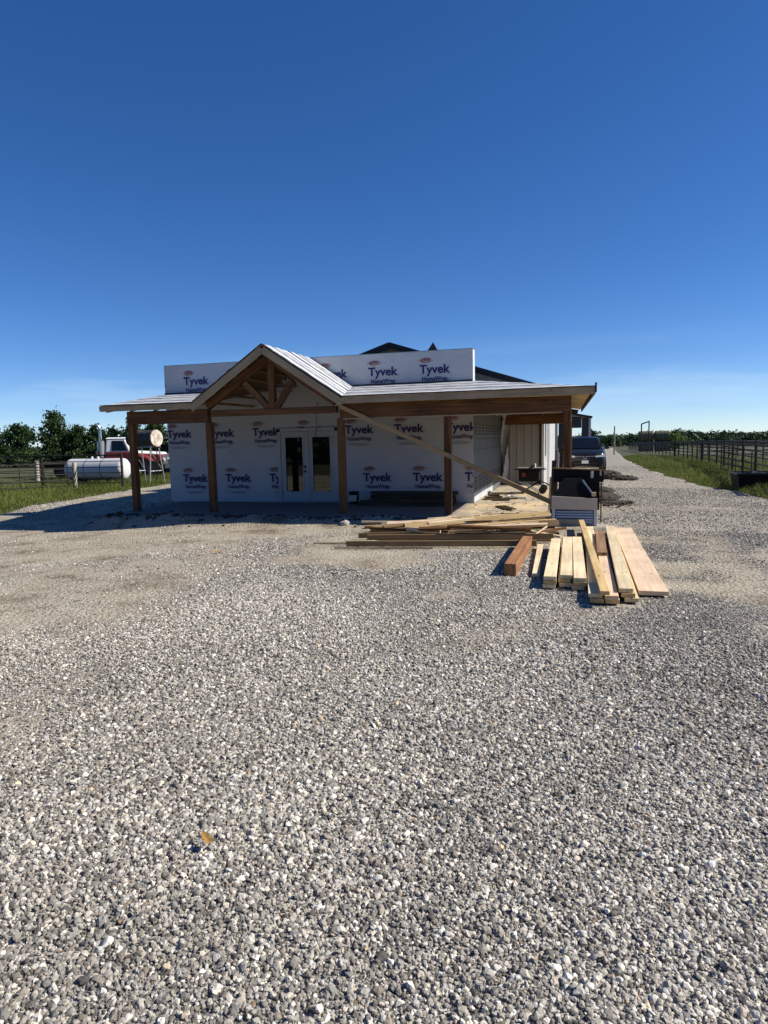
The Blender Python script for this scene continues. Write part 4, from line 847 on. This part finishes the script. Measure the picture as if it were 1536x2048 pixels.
def leafshape(c, ln, w, rz, label, m, curl=.3, tilt=.25):
    prof = [(0, .0), (.10, .35), (.2, .62), (.28, .38), (.38, .55), (.5, .9), (.58, .55), (.68, .62), (.8, .95), (.9, .55), (1, .0)]
    vs, fs = [], []; n = len(prof)
    for u, v in prof:
        for s_ in (-1, 0, 1): vs.append(((u-.5)*ln, s_*v*w*.5, .012+curl*w*(abs(s_)*v*v*.6)+tilt*ln*.4*(u-.5)**2*2))
    for i in range(n-1):
        for j in range(2): a = 3*i+j; fs.append((a, a+1, a+4, a+3))
    o = MB().add(vs, fs).build('fallen_leaf', m); o.location = c; o.rotation_euler = (.05, .12, rz)
    sm = o.modifiers.new('thick', 'SOLIDIFY'); sm.thickness = .0015; return tag(o, label, 'leaf')
leafshape((.87, -13.41, .035), .085, .045, -.62, 'dry yellow-brown lobed leaf lying alone on the gravel', LEAFY)
for i, (x, y, ln, m, lb) in enumerate(((-2.9, -6.75, .17, LEAFY, 'yellow scrap lying on the bare dirt before the porch'), (-3.05, -6.95, .10, ORANGE, 'orange scrap in front of the yellow one on the dirt'), (-2.35, -6.1, .10, ORANGE, 'lone orange scrap nearer the lumber pile'), (-3.25, -6.6, .09, LEAFY, 'small yellow scrap left of the large yellow one'))):
    leafshape((x, y, hz(x, y)+.012), ln, ln*.5, i*1.1, lb, m, tilt=.5)

# ------------------------------------------------------------------ parked car
def car():
    zc_ = hz(2.7, 18)+.01
    c = thing('parked_car', (2.68, 16.35, zc_), 'dark blue sport utility car parked nose first beside the shed', 'car')
    # stations: y, half-width at sill, half-width at belt, half-width at top, sill z, belt z, top z
    st = [(0.0, .74, .70, .60, .34, .60, .74), (.06, .82, .80, .72, .26, .66, .84), (.22, .88, .88, .80, .22, .74, .93), (.70, .90, .915, .84, .20, .82, .985), (1.22, .90, .925, .86, .20, .88, 1.05), (2.3, .90, .925, .88, .20, .92, 1.08), (3.6, .90, .925, .88, .20, .94, 1.10), (4.3, .88, .90, .84, .24, .94, 1.08), (4.55, .80, .82, .74, .32, .86, 1.0)]
    vs, fs = [], []
    for y, a, b_, t_, z0, z1, z2 in st:
        vs += [(-a*.9, y, z0), (-a, y, z0+.06), (-b_, y, z1), (-t_, y, z2), (-t_*.5, y, z2+.025), (0, y, z2+.03), (t_*.5, y, z2+.025), (t_, y, z2), (b_, y, z1), (a, y, z0+.06), (a*.9, y, z0)]
    k = 11
    for i in range(len(st)-1):
        for j in range(k): fs.append((i*k+j, i*k+(j+1) % k, (i+1)*k+(j+1) % k, (i+1)*k+j))
    fs.append(tuple(range(k))); fs.append(tuple((len(st)-1)*k+j for j in range(k)))
    MB().add(vs, fs).build('body', CARPAINT, c, smooth=True)
    cs = [(1.15, .78, .72, 1.06, 1.07), (1.85, .80, .60, 1.06, 1.56), (2.3, .81, .60, 1.07, 1.62), (3.4, .81, .59, 1.08, 1.62), (4.05, .79, .56, 1.08, 1.55), (4.45, .74, .66, 1.06, 1.08)]
    vs, fs = [], []
    for y, a, t_, z0, z1 in cs: vs += [(-a, y, z0), (-t_-.03, y, z1-.05), (-t_+.05, y, z1), (0, y, z1+.015), (t_-.05, y, z1), (t_+.03, y, z1-.05), (a, y, z0)]
    for i in range(len(cs)-1):
        for j in range(6): fs.append((i*7+j, i*7+j+1, (i+1)*7+j+1, (i+1)*7+j))
    MB().add(vs, fs).build('roof', CARPAINT, c, smooth=True)
    MB().add([(-.71, 1.155, 1.085), (.71, 1.155, 1.085), (.575, 1.80, 1.545), (0, 1.79, 1.565), (-.575, 1.80, 1.545), (0, 1.10, 1.10)], [(0, 5, 3, 4), (5, 1, 2, 3)]).build('windscreen', CARGLASS, c)
    for s_ in (-1, 1):
        MB().add([(s_*.80, 1.55, 1.12), (s_*.815, 2.75, 1.12), (s_*.655, 2.75, 1.53), (s_*.655, 1.98, 1.50)], [(0, 1, 2, 3)]).build('side_window', CARGLASS, c)
        MB().add([(s_*.815, 2.82, 1.12), (s_*.81, 3.75, 1.13), (s_*.65, 3.65, 1.52), (s_*.655, 2.82, 1.53)], [(0, 1, 2, 3)]).build('side_window', CARGLASS, c)
        MB().hexa([(s_*.44, -.05, .70), (s_*.84, .03, .71), (s_*.86, .30, .71), (s_*.44, .15, .70), (s_*.46, -.035, .77), (s_*.84, .05, .81), (s_*.86, .30, .81), (s_*.46, .15, .78)]).build('headlight', LAMP, c)
        m_ = MB(); ellipsoid(m_, (s_*1.02, 1.50, 1.10), (.11, .06, .075)); mir = m_.build('mirror', CARPAINT, c, smooth=True); part('mirror_stalk', BLACK, mir, (min(s_*.88, s_*.96), max(s_*.88, s_*.96), 1.48, 1.53, 1.04, 1.07))
        for yy in (.85, 3.55):
            w = MB().tube([(s_*.70, yy, .335), (s_*.935, yy, .335)], .335, 22).build('wheel', RUBBER, c, smooth=True); MB().tube([(s_*.93, yy, .335), (s_*.945, yy, .335)], .21, 16).build('rim', STEEL, w)
        part('fog_lamp_recess', BLACK, c, (min(s_*.52, s_*.76), max(s_*.52, s_*.76), -.012, .05, .38, .50))
    MB().hexa([(-.52, -.012, .46), (.52, -.012, .46), (.52, .08, .46), (-.52, .08, .46), (-.58, .03, .72), (.58, .03, .72), (.58, .10, .72), (-.58, .10, .72)]).build('grille', BLACK, c)
    part('grille_strip', CHROME, c, (-.44, .44, -.035, .06, .735, .755)); part('bumper_trim', BLACK, c, (-.70, .70, -.02, .08, .27, .36)); part('skid_trim', CHROME, c, (-.45, .45, -.025, -.021, .285, .30))
    part('number_plate', WHITEP, c, (-.15, .15, -.03, -.015, .42, .56))
    em = MB(); em.bar((-.055, -.012, .59), (-.07, .004, .70), .028, .014, (0, -1, 0)); em.bar((.055, -.012, .59), (.07, .004, .70), .028, .014, (0, -1, 0)); em.bar((-.055, -.006, .645), (.055, -.006, .645), .012, .024, (0, 0, 1)); em.build('emblem', CHROME, c)
    for v in em.v: pass
    mb_ = MB()
    for a, b_ in (((-.6, 1.07, 1.10), (.1, 1.06, 1.12)), ((.0, 1.06, 1.12), (.55, 1.07, 1.11))): mb_.bar(a, b_, .02, .015)
    mb_.build('wiper', BLACK, c)
car()

# ------------------------------------------------------------------ pipe fences
def fence(name, pts, h, rails, label, cat='fence', spacing=6., rpost=.045, rrail=.022, group=None, top2=True):
    r = thing(name, (pts[0][0], pts[0][1], hz(*pts[0])), label, cat, group); o = Vector((pts[0][0], pts[0][1], hz(*pts[0]))); P = []
    for (a, b_) in zip(pts[:-1], pts[1:]):
        d = math.hypot(b_[0]-a[0], b_[1]-a[1]); n = max(1, round(d/spacing))
        for i in range(n): P.append((a[0]+(b_[0]-a[0])*i/n, a[1]+(b_[1]-a[1])*i/n))
    P.append(pts[-1]); Q = [Vector((x, y, hz(x, y)))-o for x, y in P]
    for q in Q: MB().tube([q+V(0, 0, -.1), q+V(0, 0, h+.03)], rpost, 8).build('post', PIPE, r)
    for i in range(len(Q)-1):
        for z in rails:
            a, b_ = Q[i]+V(0, 0, z), Q[i+1]+V(0, 0, z); mid = (a+b_)/2-V(0, 0, .012)
            MB().tube([a, mid, b_], rrail*(1.7 if z > h-.16 and top2 else 1), 6).build('rail', PIPE, r)
    return r
fence('pipe_fence', [(8.0, 4), (8.45, 11), (8.93, 17.1), (9.37, 23), (9.79, 29.7), (10.17, 36.2), (10.56, 43), (10.7, 58), (10.88, 78.6), (11.6, 118)], 1.33, (1.31, 1.20, .98, .76, .54, .30), 'long dark pipe fence running beside the driveway verge', spacing=3.2, rpost=.05, rrail=.024)
fence('pipe_fence', [(11.5, 9), (13.2, 30), (14.8, 62)], 1.3, (1.28, 1.0, .72, .44), 'dark inner pipe fence standing in the paddock', spacing=7)
fence('pipe_fence', [(10.3, 46), (40, 50)], 1.35, (1.3, 1.05, .8, .5), 'far dark cross fence closing the paddock', spacing=5)
fence('pipe_fence', [(10.0, 31.5), (30, 34)], 1.3, (1.28, 1.0, .72, .44), 'middle dark cross fence dividing the paddock', spacing=4)
fence('pipe_fence', [(-14.75, 6.7), (-18.7, 6.85), (-24, 7.2), (-34, 8.2)], 1.30, (1.29, 1.05, .82, .60, .40, .2), 'dark tall pipe fence in front of the white tank', spacing=3.6, rpost=.05, rrail=.016)
def gate(label, a, b_, h, za=0, zb=0, m=PIPE):
    r = thing('pipe_gate', (a[0], a[1], hz(*a)), label, 'gate'); o = Vector((a[0], a[1], hz(*a)))
    A, B = Vector((0, 0, .12+za)), Vector((b_[0], b_[1], hz(*b_)+.12+zb))-o; U_ = V(0, 0, h-.12)
    for k in range(5): MB().tube([A+U_*k/4, B+U_*k/4], .021, 8).build('rail', m, r)
    for q in (0, .25, .5, .75, 1): p = A.lerp(B, q); MB().tube([p, p+U_], .024 if q in (0, 1) else .016, 8).build('upright', m, r)
    for p in (A, B): MB().tube([p-V(0, 0, .2), p], .02, 6).build('foot', m, r)
gate('sagging open pipe gate leaning at the right fence', (7.95, 14.3), (8.55, 12.0), 1.05, .08, -.08)
gate('low dark pipe gate standing before the left fence', (-17.0, 6.35), (-18.6, 3.2), 1.0)
gate('second low pipe gate reaching out at the far left', (-18.65, 3.1), (-20.6, -.6), 1.0)
for x, y, h_, r_, lb in ((-16.86, 6.55, 1.02, .085, 'weathered wooden post between the left gate and the white tank'), (-22.5, 10.6, 1.0, .11, 'short weathered wooden post at the far left behind the fence')):
    z = hz(x, y); o = MB().tube([(0, 0, -.15), (.01, 0, h_*.5), (.03, .0, h_-.02), (.03, 0, h_)], [r_, r_*.97, r_*.95, r_*.75], 10).build('fence_post', GREYWOOD, smooth=True); o.location = (x, y, z); tag(o, lb, 'post')
# dark stock tank on the verge at the right edge
tk = thing('stock_tank', (7.85, 6.4, hz(7.85, 6.4)), 'dark rectangular stock tank in the grass at the right edge', 'trough')
MB().hexa([(-.95, -.45, 0), (1.3, -.45, 0), (1.3, .5, 0), (-.95, .5, 0), (-1.02, -.5, .44), (1.35, -.5, .44), (1.35, .55, .44), (-1.02, .55, .44)]).build('tub', BLACK, tk, bevel=.02)
part('rim', DARKMETAL, tk, (-1.06, 1.39, -.54, -.49, .42, .47), (-1.06, 1.39, .54, .59, .42, .47), (-1.06, -1.01, -.489, .539, .42, .47), (1.34, 1.39, -.489, .539, .42, .47)); part('float_box', STEEL, tk, (-.62, -.50, -.56, -.44, .471, .52))

# ------------------------------------------------------------------ left: tanks and old truck
def lathe_tank(name, loc, axis, length, r, m, mcap, label, cat, saddles=True):
    ax = math.atan2(axis[1], axis[0]); t_ = thing(name, loc, label, cat, rz=ax)
    zc2 = r+.10
    MB().tube([(x, 0, zc2) for x in np.linspace(-length/2, length/2, 6)], r, 28, cap=False).build('shell', m, t_, smooth=True)
    for s_ in (-1, 1):
        pts = [(s_*(length/2+.42*r*math.sin(a)), 0, zc2) for a in np.linspace(0, math.pi/2*.98, 7)]; rs = [r*math.cos(a)**.55 for a in np.linspace(0, math.pi/2*.98, 7)]
        MB().tube(pts, rs, 28).build('dished_end', mcap, t_, smooth=True)
    for x in (-length*.16, length*.16): MB().tube([(x-.012, 0, zc2), (x+.012, 0, zc2)], r+.006, 28).build('band', DARKMETAL, t_)
    if saddles:
        for x in (-length*.32, length*.32): part('saddle', DARKMETAL, t_, (x-.06, x+.06, -r*.7, r*.7, 0, .30))
        for x in (-.25, .05): MB().tube([(x, 0, zc2+r-.01), (x, 0, zc2+r+.09)], .05, 10).build('valve', WHITEP, t_)
    return t_
lathe_tank('propane_tank', (-18.75, 10.25, hz(-18.7, 10.2)), (.99, .10), 2.55, .49, TANKW, TANKW, 'big white horizontal propane tank lying behind the left fence', 'tank')
lathe_tank('dark_tank', (-20.4, 17.6, hz(-20, 17.6)), (.99, .14), 2.0, .55, GREYTANK, GREYTANK, 'dark grey tank lying behind the rusty fuel tank', 'tank')
ft = thing('fuel_tank', (-15.0, 8.95, hz(-15, 8.95)), 'rusty overhead fuel tank with white peeling end on a steel stand', 'fuel tank', rz=math.atan2(-.19, .98))
MB().tube([(-1.05, 0, 1.92), (.38, 0, 1.92)], .345, 26).build('drum', RUSTD, ft, smooth=True); MB().tube([(.381, 0, 1.92), (.41, 0, 1.92)], [.352, .34], 26).build('end_cap', RUSTW, ft)
for sx_ in (-.75, .25):
    for sy_ in (-1, 1): MB().tube([(sx_, sy_*.22, 1.62), (sx_+.06*(1 if sx_ > 0 else -1), sy_*.42, .0)], .028, 8).build('leg', STEEL, ft)
    MB().tube([(sx_, -.25, 1.58), (sx_, .25, 1.58)], .028, 8).build('crossbar', STEEL, ft); MB().tube([(sx_, -.36, .55), (sx_, .36, .55)], .02, 8).build('crossbar', STEEL, ft)
    MB().tube([(sx_, -.26, 1.45), (sx_, .37, .55)], .015, 6).build('brace', STEEL, ft)
for sy_ in (-1, 1): MB().tube([(-.8, sy_*.25, 1.56), (.32, sy_*.25, 1.56)], .025, 8).build('side_bar', STEEL, ft)
MB().tube([(.40, -.1, 1.62), (.52, -.15, 1.3), (.50, -.2, .7), (.42, -.25, .35), (.55, -.3, .22), (.66, -.28, .45), (.60, -.2, 1.15)], .018, 8).build('hose', BLACK, ft)

def truck():
    t_ = thing('old_truck', (-20.7, 14.75, hz(-20.7, 14.7)), 'old red and white farm truck with tall exhaust stack behind the fence', 'truck', rz=math.radians(22))
    t_.scale = (1.2, 1.15, 1.03)
    # local +x is the nose
    MB().hexa([(-.62, -.72, .95), (.55, -.76, .95), (.55, .76, .95), (-.62, .72, .95), (-.60, -.72, 1.28), (.52, -.76, 1.28), (.52, .76, 1.28), (-.60, .72, 1.28)]).build('cab', REDPAINT, t_, bevel=.04)
    cabu = MB(); cabu.hexa([(-.60, -.70, 1.282), (.50, -.72, 1.282), (.50, .72, 1.282), (-.60, .70, 1.282), (-.55, -.60, 1.95), (.22, -.60, 1.95), (.22, .60, 1.95), (-.55, .60, 1.95)])
    cu_ = cabu.build('cab_top', WHITEP, t_, bevel=.05)
    MB().hexa([(-.60, -.63, 1.955), (.30, -.63, 1.955), (.30, .63, 1.955), (-.60, .63, 1.955), (-.52, -.55, 2.03), (.2, -.55, 2.03), (.2, .55, 2.03), (-.52, .55, 2.03)]).build('cab_roof', WHITEP, t_, bevel=.03)
    MB().add([(-.32, -.716, 1.36), (.30, -.728, 1.36), (.10, -.628, 1.86), (-.32, -.622, 1.86)], [(0, 1, 2, 3)]).build('side_window', CARGLASS, t_)
    MB().add([(.505, -.62, 1.34), (.505, .62, 1.34), (.262, .52, 1.90), (.262, -.52, 1.90)], [(0, 1, 2, 3)]).build('windscreen', CARGLASS, t_)
    MB().tube([(.36, -.728, 1.34), (.16, -.632, 1.88)], .02, 6).build('pillar', BLACK, t_)
    MB().hexa([(.552, -.60, .75), (1.75, -.52, .72), (1.75, .52, .72), (.552, .60, .75), (.552, -.62, 1.22), (1.75, -.54, 1.12), (1.75, .54, 1.12), (.552, .62, 1.22)]).build('hood_side', REDPAINT, t_, bevel=.05)
    MB().hexa([(.555, -.60, 1.225), (1.77, -.53, 1.125), (1.77, .53, 1.125), (.555, .60, 1.225), (.56, -.42, 1.34), (1.72, -.38, 1.24), (1.72, .38, 1.24), (.56, .42, 1.34)]).build('hood_top', WHITEP, t_, bevel=.04)
    part('grille', CHROME, t_, (1.76, 1.80, -.45, .45, .62, 1.08)); part('bumper', DARKMETAL, t_, (1.82, 1.92, -.9, .9, .42, .6))
    for s_ in (-1, 1):
        MB().tube([(.85+.5*math.cos(a), s_*.72, .55+.5*math.sin(a)) for a in np.linspace(0, math.pi, 9)], .13, 8).build('fender', REDPAINT, t_)
        MB().tube([(1.86, s_*.58, .85), (1.80, s_*.58, .85)], .1, 12).build('headlight', LAMP, t_)
        for x in (1.28, -2.3):
            w = MB().tube([(x, s_*.62, .42), (x, s_*.86, .42)], .42, 20).build('wheel', RUBBER, t_, smooth=True); MB().tube([(x, s_*.855, .42), (x, s_*.875, .42)], .22, 14).build('rim', DARKMETAL, w)
    part('frame', BLACK, t_, (-3.4, 1.75, -.42, .42, .55, .72)); part('flatbed', DARKPLANK, t_, (-3.5, -.85, -.95, .95, .74, .86)); part('bed_wall', DARKMETAL, t_, (-.95, -.88, -.95, .95, .862, 1.4))
    MB().tube([(-.78, -.62, .6), (-.78, -.62, 1.05)], .07, 10).build('exhaust_pipe', STEEL, t_)
    ex = MB().tube([(-.78, -.62, 1.05), (-.78, -.62, 1.85)], .15, 16).build('muffler', STEEL, t_, smooth=True)
    MB().tube([(-.78, -.62, 1.84), (-.78, -.62, 2.42), (-.82, -.62, 2.58), (-.95, -.62, 2.72)], .062, 12).build('exhaust_stack', CHROME, t_, smooth=True)
    MB().tube([(.48, -.78, 1.45), (.55, -.95, 1.5), (.55, -.95, 1.75)], .015, 6).build('mirror_arm', BLACK, t_); part('mirror', BLACK, t_, (.53, .56, -1.03, -.90, 1.55, 1.85))
truck()

# ------------------------------------------------------------------ far right farm things
dz = lambda y: float(H0(y))-.02
bf = thing('chute_frame', (11.6, 87, dz(87)), 'tall dark pipe frame standing above the far fence', 'frame')
for x, h_ in ((-.5, 4.0), (.5, 4.35)): MB().tube([(x, 0, 0), (x, 0, h_)], .085, 8).build('upright', PIPE, bf)
MB().tube([(-.5, 0, 3.95), (.5, 0, 4.3)], .085, 8).build('crossbar', PIPE, bf)
for x, y, z, r_, lb in ((12.3, 94, 0, .78, 'lower dark round hay bale behind the tall pipe frame'), (14.6, 94, 0, .78, 'lower round hay bale right of the pipe frame'), (12.3, 94, 1.54, .76, 'upper dark round hay bale behind the tall pipe frame'), (14.6, 94, 1.54, .76, 'upper paler round hay bale right of the pipe frame')):
    t_ = thing('hay_bale', (x, y, dz(y)+z), lb, 'hay bale', 'round hay bales')
    MB().tube([(-.98, 0, r_), (-.9, 0, r_), (.9, 0, r_), (.98, 0, r_)], [r_*.93, r_, r_, r_*.93], 26).build('bale', HAY, t_)
    for k in (-.5, -.16, .16, .5): MB().tube([(k-.015, 0, r_), (k+.015, 0, r_)], r_+.008, 26).build('twine', GREYWOOD, t_)
po = MB().tube([(0, 0, 0), (0, 0, 3.2)], [.09, .07], 8).build('utility_pole', GREYWOOD); po.location = (6.32, 64, dz(64)); tag(po, 'thin lone pole standing far down the driveway', 'pole')

# ------------------------------------------------------------------ trees
def leaf_cloud(centers, radii, n, size, rng):
    """n small leaf faces spread through overlapping clumps; returns verts, faces, tone."""
    k = rng.integers(0, len(centers), n); c = np.array(centers)[k]; r = np.array(radii)[k]
    d = rng.normal(size=(n, 3)); d /= np.linalg.norm(d, axis=1)[:, None]; rad = np.abs(rng.normal(.55, .36, n))
    p = c+d*(r*rad[:, None] if r.ndim == 2 else (r*rad)[:, None])
    a = rng.normal(size=(n, 3)); a /= np.linalg.norm(a, axis=1)[:, None]; b_ = np.cross(a, rng.normal(size=(n, 3))); b_ /= np.linalg.norm(b_, axis=1)[:, None]
    s = size*rng.uniform(.6, 1.4, n)[:, None]
    v = np.stack([p-a*s, p+b_*s*.6, p+a*s, p-b_*s*.6], 1).reshape(-1, 3); f = np.arange(4*n).reshape(n, 4)
    tone = np.clip(rng.normal(.45, .22, n), 0, 1); tone = .6*tone+.4*rng.random(len(centers))[k]
    return v, f, tone
def tree(x, y, h, w, label, seed, group='trees beyond the left fence', n=5200, size=.12, m=LEAF, low=.08, name='oak_tree', cat='tree'):
    rng = np.random.default_rng(seed); z = dz(y); t_ = thing(name, (x, y, z), label, cat, group)
    lean_ = rng.uniform(-.1, .1, 2); pts = [(0, 0, -.1), (lean_[0]*h*.3, lean_[1]*h*.3, h*.3), (lean_[0]*h*.6, lean_[1]*h*.6, h*.62)]
    mb = MB().tube(pts, [w*.06, w*.045, w*.02], 8); cen = []; rad = []
    for i in range(64):
        u = rng.random(); zz = h*(low+(.90-low)*u); prof = w*.56*(1-.80*u**3.2)*(.78+.22*math.sin(u*7+seed))
        a = rng.uniform(0, 6.283); rr = prof*rng.uniform(.0, 1.0)**.6; c_ = (rr*math.cos(a)+lean_[0]*zz, rr*math.sin(a)+lean_[1]*zz, zz+rng.normal(0, .08*h)*.5); cen.append(c_); s3 = w*rng.uniform(.10, .21); rad.append((s3*1.25, s3*1.25, s3*rng.uniform(.6, .95)))
        if i % 7 == 0: b0 = Vector((lean_[0]*zz*.5, lean_[1]*zz*.5, max(.2, zz*.55))); mb.tube([b0, b0.lerp(Vector(c_), .5)+V(0, 0, .05), c_], [w*.022, w*.014, w*.006], 6)
    mb.build('trunk', BARK, t_)
    v, f, to = leaf_cloud(cen, np.array(rad), n, size, rng)
    fast_mesh('crown', v, f, m, {'tone': ('FACE', to)}, parent=t_)
for i, (x, y, top, w, lb) in enumerate(((-52.5, 36.3, 3.6, 4.2, 'leftmost dark broad tree at the picture edge'), (-50.2, 38.0, 3.9, 4.0, 'broad dark tree second from the left'), (-47.8, 40.2, 5.3, 3.4, 'tallest dark tree of the left row'), (-46.0, 41.5, 3.9, 3.0, 'dark tree just right of the tallest one'),
        (-45.0, 42.3, 3.7, 2.5, 'rounded dark tree left of the truck exhaust'), (-43.9, 43.2, 3.5, 2.4, 'dark tree behind the truck exhaust stack'), (-42.2, 44.6, 4.4, 2.6, 'dark tree showing left of the porch corner post'), (-40.5, 45.9, 4.5, 3.2, 'dark tree showing under the porch beam'), (-49.0, 42.5, 3.2, 4.5, 'lower dark tree filling the gap behind the tall one'), (-38.4, 46.0, 2.6, 3.0, 'low dark tree behind the fuel tank'))):
    tree(x, y, top-dz(y), w, lb, 100+i)
tree(16.6, 95, 3.5, 3.4, 'light green bush beside the hay bales', 300, group='bushes', n=1500, size=.16, m=LEAF3, name='bush', cat='bush')
tree(3.9, 66, 3.0, 2.4, 'small tree seen through the lean-to opening', 301, group='bushes', n=1200, size=.13, m=LEAF2)
# far wood: one mass on the horizon
rng = np.random.default_rng(55); cen, rad = [], []
for i in range(700):
    x = rng.uniform(-210, 190); y = rng.uniform(225, 262)+abs(x)*.05; hgt = 3.7+1.9*float(vnoise(x, 3., 14.))+rng.normal(0, .4); z0 = float(H0(y))
    for q in (.25, .55, .8): cen.append((x+rng.normal(0, .8), y+rng.normal(0, .8), z0+hgt*q)); rad.append((2.6+rng.random(), 1.9, hgt*.26))
v, f, to = leaf_cloud(cen, np.array(rad), 90000, .46, rng)
o = fast_mesh('far_wood', v, f, LEAF2, {'tone': ('FACE', to)}); tag(o, 'dark green belt of far woodland on the horizon', 'woodland', kind='stuff')
rng = np.random.default_rng(56); cen, rad = [], []
for i in range(170):
    x = rng.uniform(-125, -36); y = 60+rng.uniform(-4, 8)+(x+90)*.35; hgt = 3.9+1.6*float(vnoise(x, 7., 6.))+rng.random()*.6; z0 = dz(y)
    for q in (.3, .75): cen.append((x, y, z0+hgt*q)); rad.append((1.3, 1.3, hgt*.25))
v, f, to = leaf_cloud(cen, np.array(rad), 26000, .24, rng)
o = fast_mesh('hedgerow', v, f, LEAF, {'tone': ('FACE', to)}); tag(o, 'dense dark hedgerow behind the left row of trees', 'hedge', kind='stuff')

rng = np.random.default_rng(57); cen, rad = [], []
for i in range(260):
    x = rng.uniform(-48, 48); y = -34-abs(x)*.12+rng.uniform(-3, 3); hgt = 6.5+rng.random()*2.5
    for q in (.12, .4, .75): cen.append((x, y, hgt*q)); rad.append((1.5, 1.5, hgt*.2))
v, f, to = leaf_cloud(cen, np.array(rad), 26000, .38, rng)
o = fast_mesh('woodland_edge', v, f, LEAF, {'tone': ('FACE', to)}); tag(o, 'dark woodland edge mirrored in the door glass', 'woodland', kind='stuff')

# ------------------------------------------------------------------ grass (uncountable)
def grass(n, fx, h0, h1, wd, name, label, seed):
    rng = np.random.default_rng(seed); x, y = fx(rng, n); k = ~((x > left_edge(y)+.05) & (x < right_edge(y)-.05)); x, y = x[k], y[k]; n = len(x)
    z = H(x, y)-.03; edge_ = np.minimum(np.abs(x-left_edge(y)), np.abs(x-right_edge(y)))
    hh = rng.uniform(h0, h1, n)*(.35+.65*sstep(0, 1.0, edge_))*(.5+.9*vnoise(x, y, 1.3)); a = rng.uniform(0, 6.283, n); w = wd*rng.uniform(.6, 1.4, n); le_ = rng.uniform(.1, .7, n)*hh; la = rng.uniform(0, 6.283, n)
    b0 = np.stack([x-np.cos(a)*w, y-np.sin(a)*w, z], -1); b1 = np.stack([x+np.cos(a)*w, y+np.sin(a)*w, z], -1)
    m0 = np.stack([x+np.cos(la)*le_*.3-np.cos(a)*w*.7, y+np.sin(la)*le_*.3-np.sin(a)*w*.7, z+hh*.6], -1); m1 = np.stack([x+np.cos(la)*le_*.3+np.cos(a)*w*.7, y+np.sin(la)*le_*.3+np.sin(a)*w*.7, z+hh*.6], -1)
    tp = np.stack([x+np.cos(la)*le_, y+np.sin(la)*le_, z+hh], -1)
    v = np.stack([b0, b1, m1, m0, tp], 1).reshape(-1, 3); i = np.arange(n)*5
    f = np.concatenate([np.stack([i, i+1, i+2], -1), np.stack([i, i+2, i+3], -1), np.stack([i+3, i+2, i+4], -1)])
    t1 = np.clip(.25+.6*vnoise(x, y, 2.0)+rng.normal(0, .16, n), 0, 1); to_ = np.concatenate([t1, t1, t1])
    o = fast_mesh(name, v, f, GRASSM, {'tone': ('FACE', to_)}); tag(o, label, 'grass', kind='stuff')
def zl_(rng, n): y = rng.uniform(-3, 24, n); return left_edge(y)-np.abs(rng.exponential(3.2, n)), y
def zr2(rng, n): y = 3+52*rng.random(n)**1.7; return right_edge(y)+np.minimum(np.abs(rng.exponential(3.0, n)), 14), y
grass(60000, zl_, .07, .25, .008, 'grass', 'long green grass on the left bank by the fence', 1)
grass(70000, zr2, .07, .26, .009, 'grass', 'long green grass on the verge right of the driveway', 2)
def zw(rng, n): y = rng.uniform(-.5, 9, n); x = rng.normal(3.4, .45, n); return x, y
